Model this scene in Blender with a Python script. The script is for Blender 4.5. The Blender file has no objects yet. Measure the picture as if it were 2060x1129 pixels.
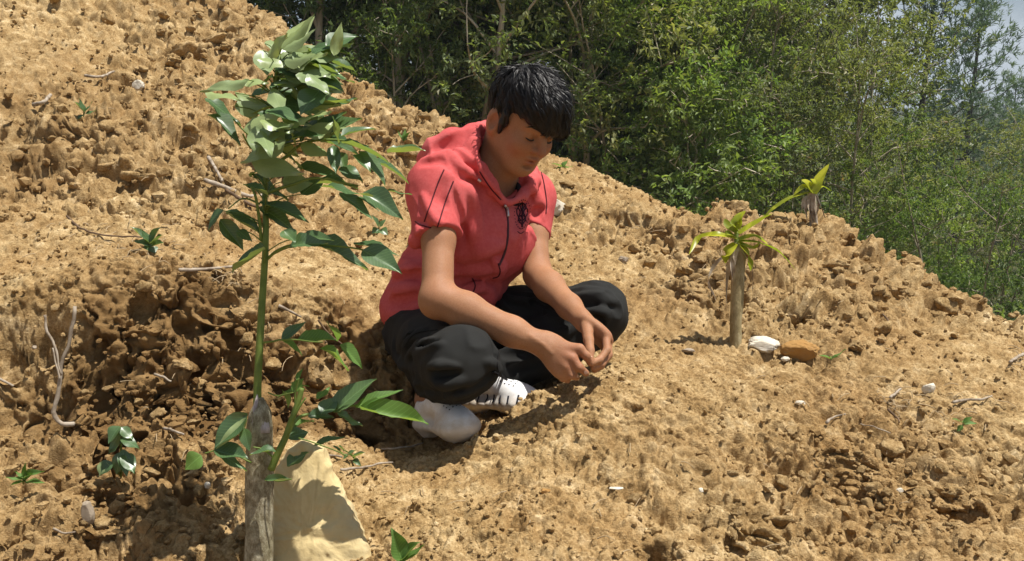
import bpy, math, random
import numpy as np
from mathutils import Vector
from mathutils.bvhtree import BVHTree

# ------------------------------------------------------------------ camera, sky, sun, exposure
SC = bpy.context.scene
COL = SC.collection
FPX, CX, CY = 1750.0, 1030.0, 564.5
PITCH = math.radians(10.0)
CAM = np.array([0.0, 0.0, 0.68])
RIGHT = np.array([1.0, 0.0, 0.0])
UPV = np.array([0.0, math.sin(PITCH), math.cos(PITCH)])
FWD = np.array([0.0, math.cos(PITCH), -math.sin(PITCH)])

cam_data = bpy.data.cameras.new("camera")
cam_data.sensor_width = 36.0
cam_data.lens = 36.0 * FPX / 2060.0
cam_data.clip_start = 0.05
cam_data.clip_end = 2000.0
cam = bpy.data.objects.new("camera", cam_data)
COL.objects.link(cam)
cam.location = CAM
cam.rotation_euler = (math.pi / 2 - PITCH, 0, 0)
SC.camera = cam

SUN_DIR = np.array([0.33, -0.03, 0.94]); SUN_DIR /= np.linalg.norm(SUN_DIR)
sun_data = bpy.data.lights.new("sun", 'SUN')
sun_data.energy = 5.0
sun_data.angle = math.radians(0.55)
sun_data.color = (1.0, 0.955, 0.88)
sun = bpy.data.objects.new("sun", sun_data)
COL.objects.link(sun)
sun.rotation_euler = Vector(SUN_DIR).to_track_quat('Z', 'Y').to_euler()

world = bpy.data.worlds.new("World")
SC.world = world
world.use_nodes = True
wn, wl = world.node_tree.nodes, world.node_tree.links
wn.clear()
w_out = wn.new('ShaderNodeOutputWorld')
w_bg = wn.new('ShaderNodeBackground')
w_bg.inputs['Strength'].default_value = 0.05
w_sky = wn.new('ShaderNodeTexSky')
w_sky.sky_type = 'NISHITA'
w_sky.sun_disc = False
w_sky.sun_elevation = math.asin(SUN_DIR[2])
w_sky.sun_rotation = math.atan2(SUN_DIR[0], SUN_DIR[1])
w_sky.air_density = 1.0
w_sky.dust_density = 1.5
w_tc = wn.new('ShaderNodeTexCoord')
w_map = wn.new('ShaderNodeMapping'); w_map.inputs['Scale'].default_value = (1.0, 1.0, 2.2); w_map.inputs['Location'].default_value = (0.0, 0.0, 0.0)
w_noise = wn.new('ShaderNodeTexNoise')
w_noise.inputs['Scale'].default_value = 3.2
w_noise.inputs['Detail'].default_value = 7.0
w_noise.inputs['Roughness'].default_value = 0.55
w_ramp = wn.new('ShaderNodeValToRGB')
w_ramp.color_ramp.elements[0].position = 0.50
w_ramp.color_ramp.elements[1].position = 0.64
w_mix = wn.new('ShaderNodeMix'); w_mix.data_type = 'RGBA'
w_mix.inputs['B'].default_value = (9.0, 9.9, 11.2, 1)          # sunlit cloud
wl.new(w_tc.outputs['Generated'], w_map.inputs['Vector'])
wl.new(w_map.outputs['Vector'], w_noise.inputs['Vector'])
wl.new(w_noise.outputs['Fac'], w_ramp.inputs['Fac'])
wl.new(w_ramp.outputs['Color'], w_mix.inputs['Factor'])
wl.new(w_sky.outputs['Color'], w_mix.inputs['A'])
wl.new(w_mix.outputs['Result'], w_bg.inputs['Color'])
wl.new(w_bg.outputs['Background'], w_out.inputs['Surface'])

SC.view_settings.view_transform = 'Standard'
SC.view_settings.look = 'None'
SC.view_settings.exposure = 0.50
SC.view_settings.gamma = 1.0
SC.view_settings.use_curve_mapping = False
SC.render.engine = 'CYCLES'
SC.cycles.max_bounces = 6
SC.cycles.diffuse_bounces = 3
SC.cycles.transparent_max_bounces = 4

# ------------------------------------------------------------------ geometry helpers
def W(px, py, d):
    """the point of the place seen at a photo position, d metres along the view axis"""
    return CAM + RIGHT * ((px - CX) / FPX * d) + UPV * ((CY - py) / FPX * d) + FWD * d

def WL(seq):
    return np.array([W(*s) for s in seq])

def camvec(a, b, c):
    v = a * RIGHT + b * UPV - c * FWD
    return v / np.linalg.norm(v)

def unit(v):
    return v / (np.linalg.norm(v) + 1e-12)

def h3(ix, iy, iz, seed):
    with np.errstate(over='ignore'):
        h = (ix.astype(np.uint32) * np.uint32(374761393) + iy.astype(np.uint32) * np.uint32(668265263)
             + iz.astype(np.uint32) * np.uint32(2147483647 - 71) + np.uint32((seed * 1274126177) & 0xffffffff))
        h = (h ^ (h >> np.uint32(13))) * np.uint32(1274126177)
        h = (h ^ (h >> np.uint32(16))) * np.uint32(2246822519)
        h = h ^ (h >> np.uint32(15))
    return h

def h01(h):
    return (h & np.uint32(0xffffff)).astype(np.float32) / np.float32(0xffffff)

def vnoise(P, scale, seed=0):
    """smooth value noise in -1..1"""
    Q = P.astype(np.float32) / np.float32(scale)
    I = np.floor(Q); f = Q - I
    f = f * f * (3 - 2 * f)
    I = I.astype(np.int64)
    out = np.zeros(len(P), np.float32)
    for dx in (0, 1):
        wx = f[:, 0] if dx else 1 - f[:, 0]
        for dy in (0, 1):
            wy = f[:, 1] if dy else 1 - f[:, 1]
            for dz in (0, 1):
                wz = f[:, 2] if dz else 1 - f[:, 2]
                out += wx * wy * wz * h01(h3(I[:, 0] + dx, I[:, 1] + dy, I[:, 2] + dz, seed))
    return out * 2 - 1

def fbm(P, scale, seed=0, octaves=3, gain=0.5):
    out = 0; a = 1.0; t = 0
    for o in range(octaves):
        out = out + a * vnoise(P, scale / 2 ** o, seed + 17 * o); t += a; a *= gain
    return out / t

def domes(P, cell, seed, rmin=0.45, rmax=0.85, fill=1.0, power=0.5):
    """cellular lumps: height 0..1 of the highest of a scatter of rounded lumps"""
    Q = P.astype(np.float32) / np.float32(cell)
    I = np.floor(Q).astype(np.int64)
    best = np.zeros(len(P), np.float32)
    for dx in (-1, 0, 1):
        for dy in (-1, 0, 1):
            for dz in (-1, 0, 1):
                cx, cy, cz = I[:, 0] + dx, I[:, 1] + dy, I[:, 2] + dz
                h = h3(cx, cy, cz, seed)
                a = h01(h); b = h01(h >> np.uint32(3)); c = h01(h >> np.uint32(7))
                s = h01(h3(cx, cy, cz, seed + 91))
                d2 = ((cx + a - Q[:, 0]) ** 2 + (cy + b - Q[:, 1]) ** 2 + (cz + c - Q[:, 2]) ** 2)
                r = rmin + (rmax - rmin) * s
                v = np.maximum(0, 1 - d2 / (r * r))
                v = v ** np.float32(power) * (0.45 + 0.55 * s)
                if fill < 1.0:
                    v = v * (h01(h3(cx, cy, cz, seed + 37)) < fill)
                np.maximum(best, v, out=best)
    return best

def raw_mesh(name, V, F, mats=(), smooth=True, matidx=None):
    V = np.asarray(V, np.float32).reshape(-1, 3); F = np.asarray(F, np.int32)
    me = bpy.data.meshes.new(name)
    k = F.shape[1]
    me.vertices.add(len(V)); me.vertices.foreach_set('co', V.ravel())
    me.loops.add(F.size); me.loops.foreach_set('vertex_index', F.ravel())
    me.polygons.add(len(F))
    me.polygons.foreach_set('loop_start', np.arange(0, F.size, k, dtype=np.int32))
    try:
        me.polygons.foreach_set('loop_total', np.full(len(F), k, np.int32))
    except Exception:
        pass
    me.polygons.foreach_set('use_smooth', np.full(len(F), smooth, bool))
    for m in mats: me.materials.append(m)
    if matidx is not None:
        me.polygons.foreach_set('material_index', np.asarray(matidx, np.int32))
    me.update(calc_edges=True)
    return me

def vattr(me, name, vals):
    a = me.attributes.new(name, 'FLOAT', 'POINT')
    a.data.foreach_set('value', np.asarray(vals, np.float32))

ORG = {}
def wloc(o):
    return ORG.get(o.name, np.zeros(3)) if o is not None else np.zeros(3)

def place(name, me, parent=None, loc=None):
    o = bpy.data.objects.new(name, me)
    COL.objects.link(o)
    if parent is not None: o.parent = parent
    if loc is not None: o.location = loc
    return o

def part(name, V, F, mat, parent=None, smooth=True, label=None):
    """a mesh given in world coordinates, hung under parent (or top-level with its own origin)"""
    V = np.asarray(V, float).reshape(-1, 3)
    mats = mat if isinstance(mat, (list, tuple)) else [mat]
    if parent is None:
        org = np.array([V[:, 0].mean(), V[:, 1].mean(), V[:, 2].min()])
    else:
        org = wloc(parent)
    me = raw_mesh(name, V - org, F, mats, smooth)
    o = place(name, me, parent, org if parent is None else None)
    ORG[o.name] = org
    if label: o['label'] = label
    return o

def thing(name, label, cat, loc, group=None):
    o = place(name, None, None, loc)
    o.empty_display_size = 0.1
    ORG[o.name] = np.array(loc, float)
    return tag(o, label, cat, group)

def tag(o, label=None, cat=None, group=None, kind=None):
    if label: o['label'] = label
    if cat: o['category'] = cat
    if group: o['group'] = group
    if kind: o['kind'] = kind
    return o

def spline(pts, n):
    """Catmull-Rom through rows of pts (any width)"""
    P = np.asarray(pts, float)
    if len(P) == 2:
        t = np.linspace(0, 1, n)[:, None]
        return P[0] * (1 - t) + P[1] * t
    P = np.vstack([2 * P[0] - P[1], P, 2 * P[-1] - P[-2]])
    m = len(P) - 3
    out = []
    for u in np.linspace(0, m - 1e-6, n):
        i = int(u); t = u - i
        a, b, c, d = P[i], P[i + 1], P[i + 2], P[i + 3]
        out.append(0.5 * ((2 * b) + (c - a) * t + (2 * a - 5 * b + 4 * c - d) * t * t + (3 * b - a - 3 * c + d) * t ** 3))
    return np.array(out)

def tube(pts, rad, sides=8, cap=True):
    P = np.asarray(pts, float); n = len(P)
    R = np.full(n, rad, float) if np.isscalar(rad) else np.asarray(rad, float)
    T = np.gradient(P, axis=0); T /= (np.linalg.norm(T, axis=1)[:, None] + 1e-12)
    ref = np.array([0.0, 0, 1.0]) if abs(T[0][2]) < 0.9 else np.array([1.0, 0, 0])
    a = unit(np.cross(T[0], ref)); V = []
    ang = np.arange(sides) / sides * 2 * math.pi
    for i in range(n):
        a = unit(a - T[i] * a.dot(T[i])); b = np.cross(T[i], a)
        V.append(P[i] + R[i] * (np.cos(ang)[:, None] * a + np.sin(ang)[:, None] * b))
    V = np.vstack(V); F = []
    for i in range(n - 1):
        for j in range(sides):
            k = (j + 1) % sides
            F.append((i * sides + j, i * sides + k, (i + 1) * sides + k, (i + 1) * sides + j))
    if cap:
        V = np.vstack([V, P[0], P[-1]]); c0, c1 = len(V) - 2, len(V) - 1
        for j in range(sides):
            k = (j + 1) % sides
            F.append((k, j, c0, c0)); F.append(((n - 1) * sides + j, (n - 1) * sides + k, c1, c1))
    return V, np.array(F, np.int32)

def tri(F):
    """quads (or triangles stored as quads) to clean triangles"""
    F = np.asarray(F)
    if F.shape[1] == 3: return F
    T = np.vstack([F[:, [0, 1, 2]], F[:, [0, 2, 3]]])
    return T[(T[:, 0] != T[:, 1]) & (T[:, 1] != T[:, 2]) & (T[:, 0] != T[:, 2])]

def join(chunks):
    V = []; F = []; o = 0
    for v, f in chunks:
        V.append(v); F.append(tri(f) + o); o += len(v)
    return np.vstack(V), np.vstack(F)

_ico = {}
def ico(sub):
    if sub not in _ico:
        import bmesh
        bm = bmesh.new(); bmesh.ops.create_icosphere(bm, subdivisions=sub, radius=1.0)
        V = np.array([v.co[:] for v in bm.verts]); F = np.array([[v.index for v in f.verts] for f in bm.faces], np.int32)
        bm.free(); _ico[sub] = (V, F)
    return _ico[sub]

# ------------------------------------------------------------------ implicit modelling (smooth unions, meshed by surface nets)
class Sculpt:
    def __init__(s, lo, hi, h):
        s.lo = np.asarray(lo, float); s.h = h
        s.n = np.ceil((np.asarray(hi) - s.lo) / h).astype(int) + 1
        s.F = np.full(tuple(s.n), 1.0, np.float32); s.hs = 1.0
    def box(s, lo, hi):
        a = np.clip(np.floor((lo - s.lo) / s.h).astype(int), 0, s.n - 1)
        b = np.clip(np.ceil((hi - s.lo) / s.h).astype(int) + 1, 1, s.n)
        sl = tuple(slice(i, j) for i, j in zip(a, b))
        ax = [(s.lo[i] + np.arange(a[i], b[i]) * s.h).astype(np.float32) for i in range(3)]
        return sl, np.meshgrid(*ax, indexing='ij', sparse=True)
    def _comb(s, sl, D, k, op):
        A = s.F[sl]
        if op == 'sub':
            D = -D
            if k > 0:
                t = np.maximum(k - np.abs(A - D), 0) / k
                s.F[sl] = np.maximum(A, D) + t * t * k * 0.25
            else: s.F[sl] = np.maximum(A, D)
        else:
            if k > 0:
                t = np.maximum(k - np.abs(A - D), 0) / k
                s.F[sl] = np.minimum(A, D) - t * t * k * 0.25
            else: s.F[sl] = np.minimum(A, D)
    def cone(s, a, b, ra, rb, k=0.01, op='add', flat=None):
        """tapered capsule; flat=(axis,ratio) squashes it along an axis"""
        ra, rb, k = ra * s.hs, rb * s.hs, k * s.hs
        a = np.asarray(a, float); b = np.asarray(b, float); m = max(ra, rb) + k + 3 * s.h
        if flat: m *= 1.0 / min(1.0, flat[1]) if flat[1] < 1 else 1.0
        sl, (X, Y, Z) = s.box(np.minimum(a, b) - m, np.maximum(a, b) + m)
        d = (b - a); L2 = d.dot(d) + 1e-12
        t = np.clip(((X - a[0]) * d[0] + (Y - a[1]) * d[1] + (Z - a[2]) * d[2]) / L2, 0, 1)
        x, y, z = X - a[0] - t * d[0], Y - a[1] - t * d[1], Z - a[2] - t * d[2]
        q = x * x + y * y + z * z
        if flat:
            n, ratio = np.asarray(flat[0], float), flat[1]
            c = x * n[0] + y * n[1] + z * n[2]
            q = q + c * c * (1 / ratio ** 2 - 1)
        D = np.sqrt(q) - (ra + (rb - ra) * t)
        s._comb(sl, D.astype(np.float32), k, op)
    def chain(s, pts, rads, k=0.01, op='add', flat=None):
        for i in range(len(pts) - 1):
            s.cone(pts[i], pts[i + 1], rads[i], rads[i + 1], k, op, flat)
    def ell(s, c, axes, r, k=0.02, op='add'):
        r = [q * s.hs for q in r]; k = k * s.hs
        c = np.asarray(c, float); A = [unit(np.asarray(v, float)) for v in axes]
        m = max(r) + k + 3 * s.h
        sl, (X, Y, Z) = s.box(c - m, c + m)
        x, y, z = X - c[0], Y - c[1], Z - c[2]
        k0 = 0; k1 = 0
        for v, q in zip(A, r):
            u = x * v[0] + y * v[1] + z * v[2]
            k0 = k0 + (u / q) ** 2; k1 = k1 + (u / (q * q)) ** 2
        k0 = np.sqrt(k0) + 1e-9; k1 = np.sqrt(k1) + 1e-9
        s._comb(sl, (k0 * (k0 - 1) / k1).astype(np.float32), k, op)
    def cut(s, p, n, lo, hi, k=0.004):
        """remove what lies beyond the plane (p, n) inside a ball-ish box"""
        p = np.asarray(p, float); n = unit(np.asarray(n, float))
        sl, (X, Y, Z) = s.box(np.asarray(lo), np.asarray(hi))
        D = -((X - p[0]) * n[0] + (Y - p[1]) * n[1] + (Z - p[2]) * n[2])
        s._comb(sl, np.broadcast_to(D, s.F[sl].shape).astype(np.float32), k, 'sub')
    def relief(s, fn, band=0.02):
        idx = np.argwhere(np.abs(s.F) < band)
        P = s.lo + idx * s.h
        s.F[idx[:, 0], idx[:, 1], idx[:, 2]] += fn(P).astype(np.float32)
    def mesh(s):
        F = s.F; S = F < 0
        a = S[:-1, :-1, :-1]; m_any = np.zeros(a.shape, bool); m_all = np.ones(a.shape, bool)
        for i in (0, 1):
            for j in (0, 1):
                for k in (0, 1):
                    c = S[i:S.shape[0] - 1 + i, j:S.shape[1] - 1 + j, k:S.shape[2] - 1 + k]
                    m_any |= c; m_all &= c
        act = np.argwhere(m_any & ~m_all)
        idm = np.full(a.shape, -1, np.int32); idm[act[:, 0], act[:, 1], act[:, 2]] = np.arange(len(act))
        off = np.array([(i, j, k) for i in (0, 1) for j in (0, 1) for k in (0, 1)])
        val = [F[act[:, 0] + o[0], act[:, 1] + o[1], act[:, 2] + o[2]] for o in off]
        acc = np.zeros((len(act), 3)); cnt = np.zeros(len(act))
        for p in range(8):
            for q in range(p + 1, 8):
                if np.abs(off[p] - off[q]).sum() != 1: continue
                cr = (val[p] < 0) != (val[q] < 0)
                t = np.where(cr, val[p] / (val[p] - val[q] + 1e-12), 0)[:, None]
                acc += np.where(cr[:, None], off[p] + t * (off[q] - off[p]), 0); cnt += cr
        V = s.lo + (act + acc / cnt[:, None]) * s.h
        Q = []
        for ax in range(3):
            b, c = (ax + 1) % 3, (ax + 2) % 3
            sh = [slice(None)] * 3; sh2 = [slice(None)] * 3
            sh[ax] = slice(0, -1); sh2[ax] = slice(1, None)
            ch = np.argwhere(S[tuple(sh)] != S[tuple(sh2)])
            ch = ch[(ch[:, b] > 0) & (ch[:, c] > 0) & (ch[:, b] < S.shape[b] - 1) & (ch[:, c] < S.shape[c] - 1)]
            fl = S[ch[:, 0], ch[:, 1], ch[:, 2]]
            ids = []
            for db, dc in ((-1, -1), (0, -1), (0, 0), (-1, 0)):
                e = ch.copy(); e[:, b] += db; e[:, c] += dc
                ids.append(idm[e[:, 0], e[:, 1], e[:, 2]])
            q = np.stack(ids, 1)
            q[~fl] = q[~fl][:, ::-1]
            Q.append(q)
        Q = np.vstack(Q)
        return V, Q[(Q >= 0).all(1)]

# ------------------------------------------------------------------ material helper
class Mat:
    def __init__(s, name, rough=0.8, spec=0.3):
        s.m = bpy.data.materials.new(name); s.m.use_nodes = True
        s.t = s.m.node_tree; s.n = s.t.nodes; s.l = s.t.links
        s.b = s.n['Principled BSDF']
        s.b.inputs['Roughness'].default_value = rough
        s.b.inputs['Specular IOR Level'].default_value = spec
        s.tc = s.n.new('ShaderNodeTexCoord').outputs['Object']
    def noise(s, scale, detail=4, rough=0.55, stretch=None, dist=0.0):
        v = s.tc
        if stretch:
            mp = s.n.new('ShaderNodeMapping'); mp.inputs['Scale'].default_value = stretch
            s.l.new(v, mp.inputs['Vector']); v = mp.outputs['Vector']
        x = s.n.new('ShaderNodeTexNoise'); x.inputs['Scale'].default_value = scale
        x.inputs['Detail'].default_value = detail; x.inputs['Roughness'].default_value = rough
        x.inputs['Distortion'].default_value = dist
        s.l.new(v, x.inputs['Vector']); return x.outputs['Fac']
    def vor(s, scale, feature='F1', out='Distance'):
        x = s.n.new('ShaderNodeTexVoronoi'); x.inputs['Scale'].default_value = scale; x.feature = feature
        s.l.new(s.tc, x.inputs['Vector']); return x.outputs[out]
    def attr(s, name):
        x = s.n.new('ShaderNodeAttribute'); x.attribute_name = name; return x.outputs['Fac']
    def rand(s):
        return s.n.new('ShaderNodeObjectInfo').outputs['Random']
    def ramp(s, fac, stops):
        r = s.n.new('ShaderNodeValToRGB'); e = r.color_ramp.elements
        while len(e) < len(stops): e.new(0.5)
        for el, (p, c) in zip(e, stops):
            el.position = p; el.color = (*c, 1) if not np.isscalar(c) else (c, c, c, 1)
        s.l.new(fac, r.inputs['Fac']); return r.outputs['Color']
    def mix(s, fac, a, b, mode='MIX'):
        x = s.n.new('ShaderNodeMix'); x.data_type = 'RGBA'; x.blend_type = mode
        for sock, val in ((x.inputs['Factor'], fac), (x.inputs['A'], a), (x.inputs['B'], b)):
            if isinstance(val, bpy.types.NodeSocket): s.l.new(val, sock)
            elif np.isscalar(val): sock.default_value = val
            else: sock.default_value = (*val, 1)
        return x.outputs['Result']
    def math(s, op, a, b):
        x = s.n.new('ShaderNodeMath'); x.operation = op
        for sock, val in ((x.inputs[0], a), (x.inputs[1], b)):
            if isinstance(val, bpy.types.NodeSocket): s.l.new(val, sock)
            else: sock.default_value = val
        return x.outputs[0]
    def color(s, c):
        if isinstance(c, bpy.types.NodeSocket): s.l.new(c, s.b.inputs['Base Color'])
        else: s.b.inputs['Base Color'].default_value = (*c, 1)
        return s
    def bump(s, fac, dist=0.002, strength=1.0):
        x = s.n.new('ShaderNodeBump'); x.inputs['Distance'].default_value = dist; x.inputs['Strength'].default_value = strength
        s.l.new(fac, x.inputs['Height']); s.l.new(x.outputs['Normal'], s.b.inputs['Normal']); return s
    def leaf(s, top, under, trans=0.35, gloss=0.12, rough=0.4):
        """two-sided leaf: diffuse + light passing through the blade + a little gloss; top/under colours (sockets or tuples)"""
        out = s.n['Material Output']
        if under is not None:
            geo = s.n.new('ShaderNodeNewGeometry')
            c = s.mix(geo.outputs['Backfacing'], top, under)
        else: c = top
        d = s.n.new('ShaderNodeBsdfDiffuse'); t = s.n.new('ShaderNodeBsdfTranslucent'); g = s.n.new('ShaderNodeBsdfGlossy')
        g.inputs['Roughness'].default_value = rough; g.inputs['Color'].default_value = (1, 1, 1, 1)
        tc = s.mix(1.0, c, (1.15, 1.25, 0.45), 'MULTIPLY')
        for sh, col in ((d, c), (t, tc)):
            if isinstance(col, bpy.types.NodeSocket): s.l.new(col, sh.inputs['Color'])
            else: sh.inputs['Color'].default_value = (*col, 1)
        m1 = s.n.new('ShaderNodeMixShader'); m1.inputs[0].default_value = trans
        s.l.new(d.outputs[0], m1.inputs[1]); s.l.new(t.outputs[0], m1.inputs[2])
        m2 = s.n.new('ShaderNodeMixShader'); m2.inputs[0].default_value = gloss
        s.l.new(m1.outputs[0], m2.inputs[1]); s.l.new(g.outputs[0], m2.inputs[2])
        s.l.new(m2.outputs[0], out.inputs['Surface']); return s
# ------------------------------------------------------------------ ground: one sheet of turned clay soil
rng = np.random.default_rng(7)
CTRL = [  # photo position and distance of points on the bare earth
 (0,1129,1.30),(250,1129,1.33),(520,1150,1.35),(800,1129,1.32),(1030,1129,1.30),(1300,1129,1.27),(1600,1129,1.24),(2060,1129,1.20),
 (0,960,1.50),(250,990,1.50),(450,1000,1.50),(700,1000,1.52),
 (0,890,1.60),(180,890,1.62),(300,900,1.62),(430,900,1.64),(600,905,1.64),(690,905,1.68),
 (0,760,1.785),(150,760,1.79),(300,760,1.815),(450,760,1.86),(600,770,1.91),(700,770,1.98),
 (0,640,1.80),(150,620,1.82),(300,600,1.85),(460,590,1.93),(600,615,2.02),(700,600,2.12),(760,590,2.22),
 (0,560,2.05),(150,550,2.10),(300,530,2.15),(460,540,2.15),(600,560,2.25),(760,540,2.45),
 (0,440,2.62),(150,430,2.66),(300,420,2.70),(450,410,2.80),(600,400,3.0),(760,400,3.2),
 (0,280,3.1),(150,270,3.15),(300,260,3.25),(450,250,3.4),(600,260,3.75),(760,290,3.95),
 (0,130,3.6),(150,120,3.7),(300,110,3.9),(450,110,4.1),
 (0,0,4.1),(150,0,4.2),(300,0,4.4),(430,0,4.6),
 (760,700,2.03),(770,800,1.95),(800,880,1.86),(950,850,1.86),(880,890,1.80),(1000,845,1.90),(900,760,2.02),(880,950,1.66),(1020,880,1.72),
 (1085,806,1.78),(1000,950,1.57),(1200,900,1.59),(1400,900,1.60),(1650,900,1.62),(1850,900,1.64),(2060,900,1.66),
 (1000,1030,1.43),(1300,1030,1.40),(1600,1030,1.38),(1900,1030,1.38),
 (1240,735,1.87),(1165,785,1.735),(1150,840,1.665),(1400,740,1.98),(1600,740,2.02),(1800,740,2.04),(2060,740,2.06),
 (1280,620,2.40),(1150,620,2.45),(1480,695,2.16),(1420,600,2.42),(1600,620,2.38),(1800,630,2.42),(2000,680,2.30),
 (1130,480,3.1),(1280,490,3.05),(1420,510,2.90),(1560,510,2.85),(1700,540,2.75),(1850,580,2.70),
 (900,480,3.0),(900,360,3.6),(1000,700,2.2),(1000,560,2.65)]
RIDGE = [(-300,-260,5.6),(-100,-190,5.4),(120,-130,5.2),(300,-75,5.1),(480,-10,5.0),(560,25,4.9),(640,105,4.75),(700,130,4.65),(760,190,4.55),(830,200,4.5),(880,235,4.4),(950,272,4.3),
 (1040,295,4.25),(1130,315,4.2),(1200,335,4.15),(1280,372,4.05),(1370,412,3.9),(1460,445,3.75),(1510,452,3.7),(1560,424,3.5),(1640,416,3.4),
 (1700,438,3.35),(1720,468,3.35),(1800,498,3.25),(1880,528,3.15),(1930,572,3.05),(2000,592,3.0),(2060,635,2.95),(2200,690,2.9),(2450,780,2.85)]
pts = [W(*c) for c in CTRL] + [W(a, b + 7, c) for a, b, c in RIDGE]
for a, b, c in RIDGE:
    q = W(a, b, c); r = math.hypot(q[0], q[1]); u = q[:2] / r
    for dr, dz in ((0.45, 0.16), (1.1, 0.75), (2.2, 1.7)):
        pts.append(np.array([*(u * (r + dr)), q[2] - dz]))
for a in np.radians([58, 80, 110, 140, 180, 220, 250, 280, 302]):       # round behind the camera, out of view
    for r in (1.3, 2.6, 4.5):
        x, y = r * math.sin(a), r * math.cos(a)
        pts.append(np.array([x, y, 0.03 - 0.10 * x - (0.25 if r > 4 else 0)]))
pts.append(np.array([0, 0.5, 0.02])); pts.append(np.array([0.45, 0.35, 0.05])); pts.append(np.array([-0.45, 0.35, 0.03]))
pts = np.array(pts)

def tps_fit(P, z, lam=0.004):
    n = len(P); d2 = ((P[:, None] - P[None]) ** 2).sum(-1)
    K = 0.5 * d2 * np.log(d2 + 1e-12) + lam * np.eye(n)
    A = np.zeros((n + 3, n + 3)); A[:n, :n] = K
    A[:n, n] = 1; A[:n, n + 1:] = P; A[n, :n] = 1; A[n + 1:, :n] = P.T
    return np.linalg.solve(A, np.concatenate([z, np.zeros(3)]))
TP = pts[:, :2]; TW = tps_fit(TP, pts[:, 2])
def base_z(XY):
    out = np.empty(len(XY))
    for i in range(0, len(XY), 100000):
        q = XY[i:i + 100000]
        d2 = ((q[:, None, 0] - TP[None, :, 0]) ** 2 + (q[:, None, 1] - TP[None, :, 1]) ** 2)
        out[i:i + 100000] = (0.5 * d2 * np.log(d2 + 1e-12)).astype(np.float32) @ TW[:-3].astype(np.float32) + TW[-3] + q @ TW[-2:]
    return out

def blobs(XY, spec):
    """sum of soft round patches, each (photo x, y, distance, radius m, value)"""
    out = np.zeros(len(XY), np.float32)
    for px, py, d, r, v in spec:
        c = W(px, py, d)
        out += v * np.exp(-((XY[:, 0] - c[0]) ** 2 + (XY[:, 1] - c[1]) ** 2) / (r * r))
    return out

ROUGH = [(150,200,3.5,.8,.5),(450,150,4.1,.9,.6),(330,330,3.0,.55,.8),(450,400,2.8,.4,.7),(700,200,4.5,.7,.8),(850,260,4.3,.6,.8),(560,60,4.8,.6,.8),
 (1200,420,3.5,.5,.55),(1420,520,2.9,.3,.7),(1400,600,2.42,.22,.7),(1700,520,2.9,.45,.9),(1600,470,3.2,.35,.7),(1850,580,2.75,.4,.9),(1930,560,3.0,.3,.7),
 (1650,640,2.35,.25,.5),(1750,950,1.55,.2,.45),(1980,930,1.62,.18,.4),(250,800,1.68,.3,.6),(500,760,1.77,.3,.5),(100,960,1.5,.2,.25),(380,1000,1.5,.18,.3),(650,690,1.95,.25,.4),
 (1520,1040,1.38,.14,.4),(1650,1000,1.42,.12,.35)]
SMOOTH = [(100,470,2.4,.35,.8),(250,520,2.2,.35,.8),(420,500,2.35,.2,.4),(1250,650,2.3,.25,.7),(1900,720,2.1,.35,.7),(1250,540,2.8,.25,.5),(720,870,1.78,.16,.7),(760,960,1.6,.15,.5),
 (620,860,1.72,.1,.5),(1350,650,2.3,.2,.5),(80,110,3.7,.45,.6)]
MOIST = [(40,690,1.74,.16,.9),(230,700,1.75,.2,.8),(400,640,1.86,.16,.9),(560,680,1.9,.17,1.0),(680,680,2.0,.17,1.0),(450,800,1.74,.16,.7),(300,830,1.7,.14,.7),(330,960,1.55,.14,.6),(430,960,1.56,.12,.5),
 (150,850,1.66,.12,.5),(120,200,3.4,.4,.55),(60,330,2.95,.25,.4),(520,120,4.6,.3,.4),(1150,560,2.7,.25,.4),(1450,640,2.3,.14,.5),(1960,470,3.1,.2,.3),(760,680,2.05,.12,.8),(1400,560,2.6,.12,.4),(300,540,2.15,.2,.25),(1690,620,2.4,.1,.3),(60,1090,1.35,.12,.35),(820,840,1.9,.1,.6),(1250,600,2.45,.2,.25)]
GOUGE = [(955,893,1.72,.045,-.045),(900,925,1.70,.05,-.03),(1045,842,1.80,.05,-.045),(1100,815,1.84,.05,-.02),(880,870,1.83,.07,.02),(30,700,1.76,.085,.11),(110,720,1.75,.04,.06),(215,790,1.71,.045,.10),(245,840,1.68,.03,.08),(480,610,1.94,.04,.09),(400,650,1.86,.05,.05),(560,700,1.9,.035,.06),(640,640,2.02,.05,.06),
 (210,990,1.5,.022,.06),(690,690,2.0,.05,.06),(760,640,2.15,.05,.06),(330,790,1.72,.03,.05),(100,1000,1.47,.03,.03),
 (1350,590,2.5,.05,.06),(1330,560,2.65,.04,.05),(1720,480,3.1,.05,.07),(1760,570,2.75,.05,.07),(1480,600,2.45,.05,.05),(1600,630,2.36,.03,.05),
 (1720,900,1.62,.028,.05),(1700,940,1.57,.025,.04),(1900,950,1.56,.03,.035),(1480,1060,1.36,.02,.05),(1320,1100,1.31,.022,.05),(1550,1040,1.38,.02,.03),(820,1000,1.48,.018,.03),(850,1080,1.37,.018,.035),
 (1180,770,1.95,.02,.02),(1000,940,1.58,.02,.025),(1150,980,1.52,.015,.02),(1280,1060,1.37,.015,.03),(960,1070,1.38,.015,.02),
 (0,240,3.25,.10,.10),(220,80,3.95,.07,.09),(370,150,3.75,.08,.09),(260,290,3.2,.06,.07),(420,300,3.2,.06,.07),(280,400,2.78,.05,.06),(350,500,2.3,.05,.05),(560,330,3.4,.08,.08),
 (700,180,4.5,.1,.1),(820,230,4.35,.08,.1),(1350,430,3.7,.08,.09),(1270,450,3.35,.05,.06)]

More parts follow.
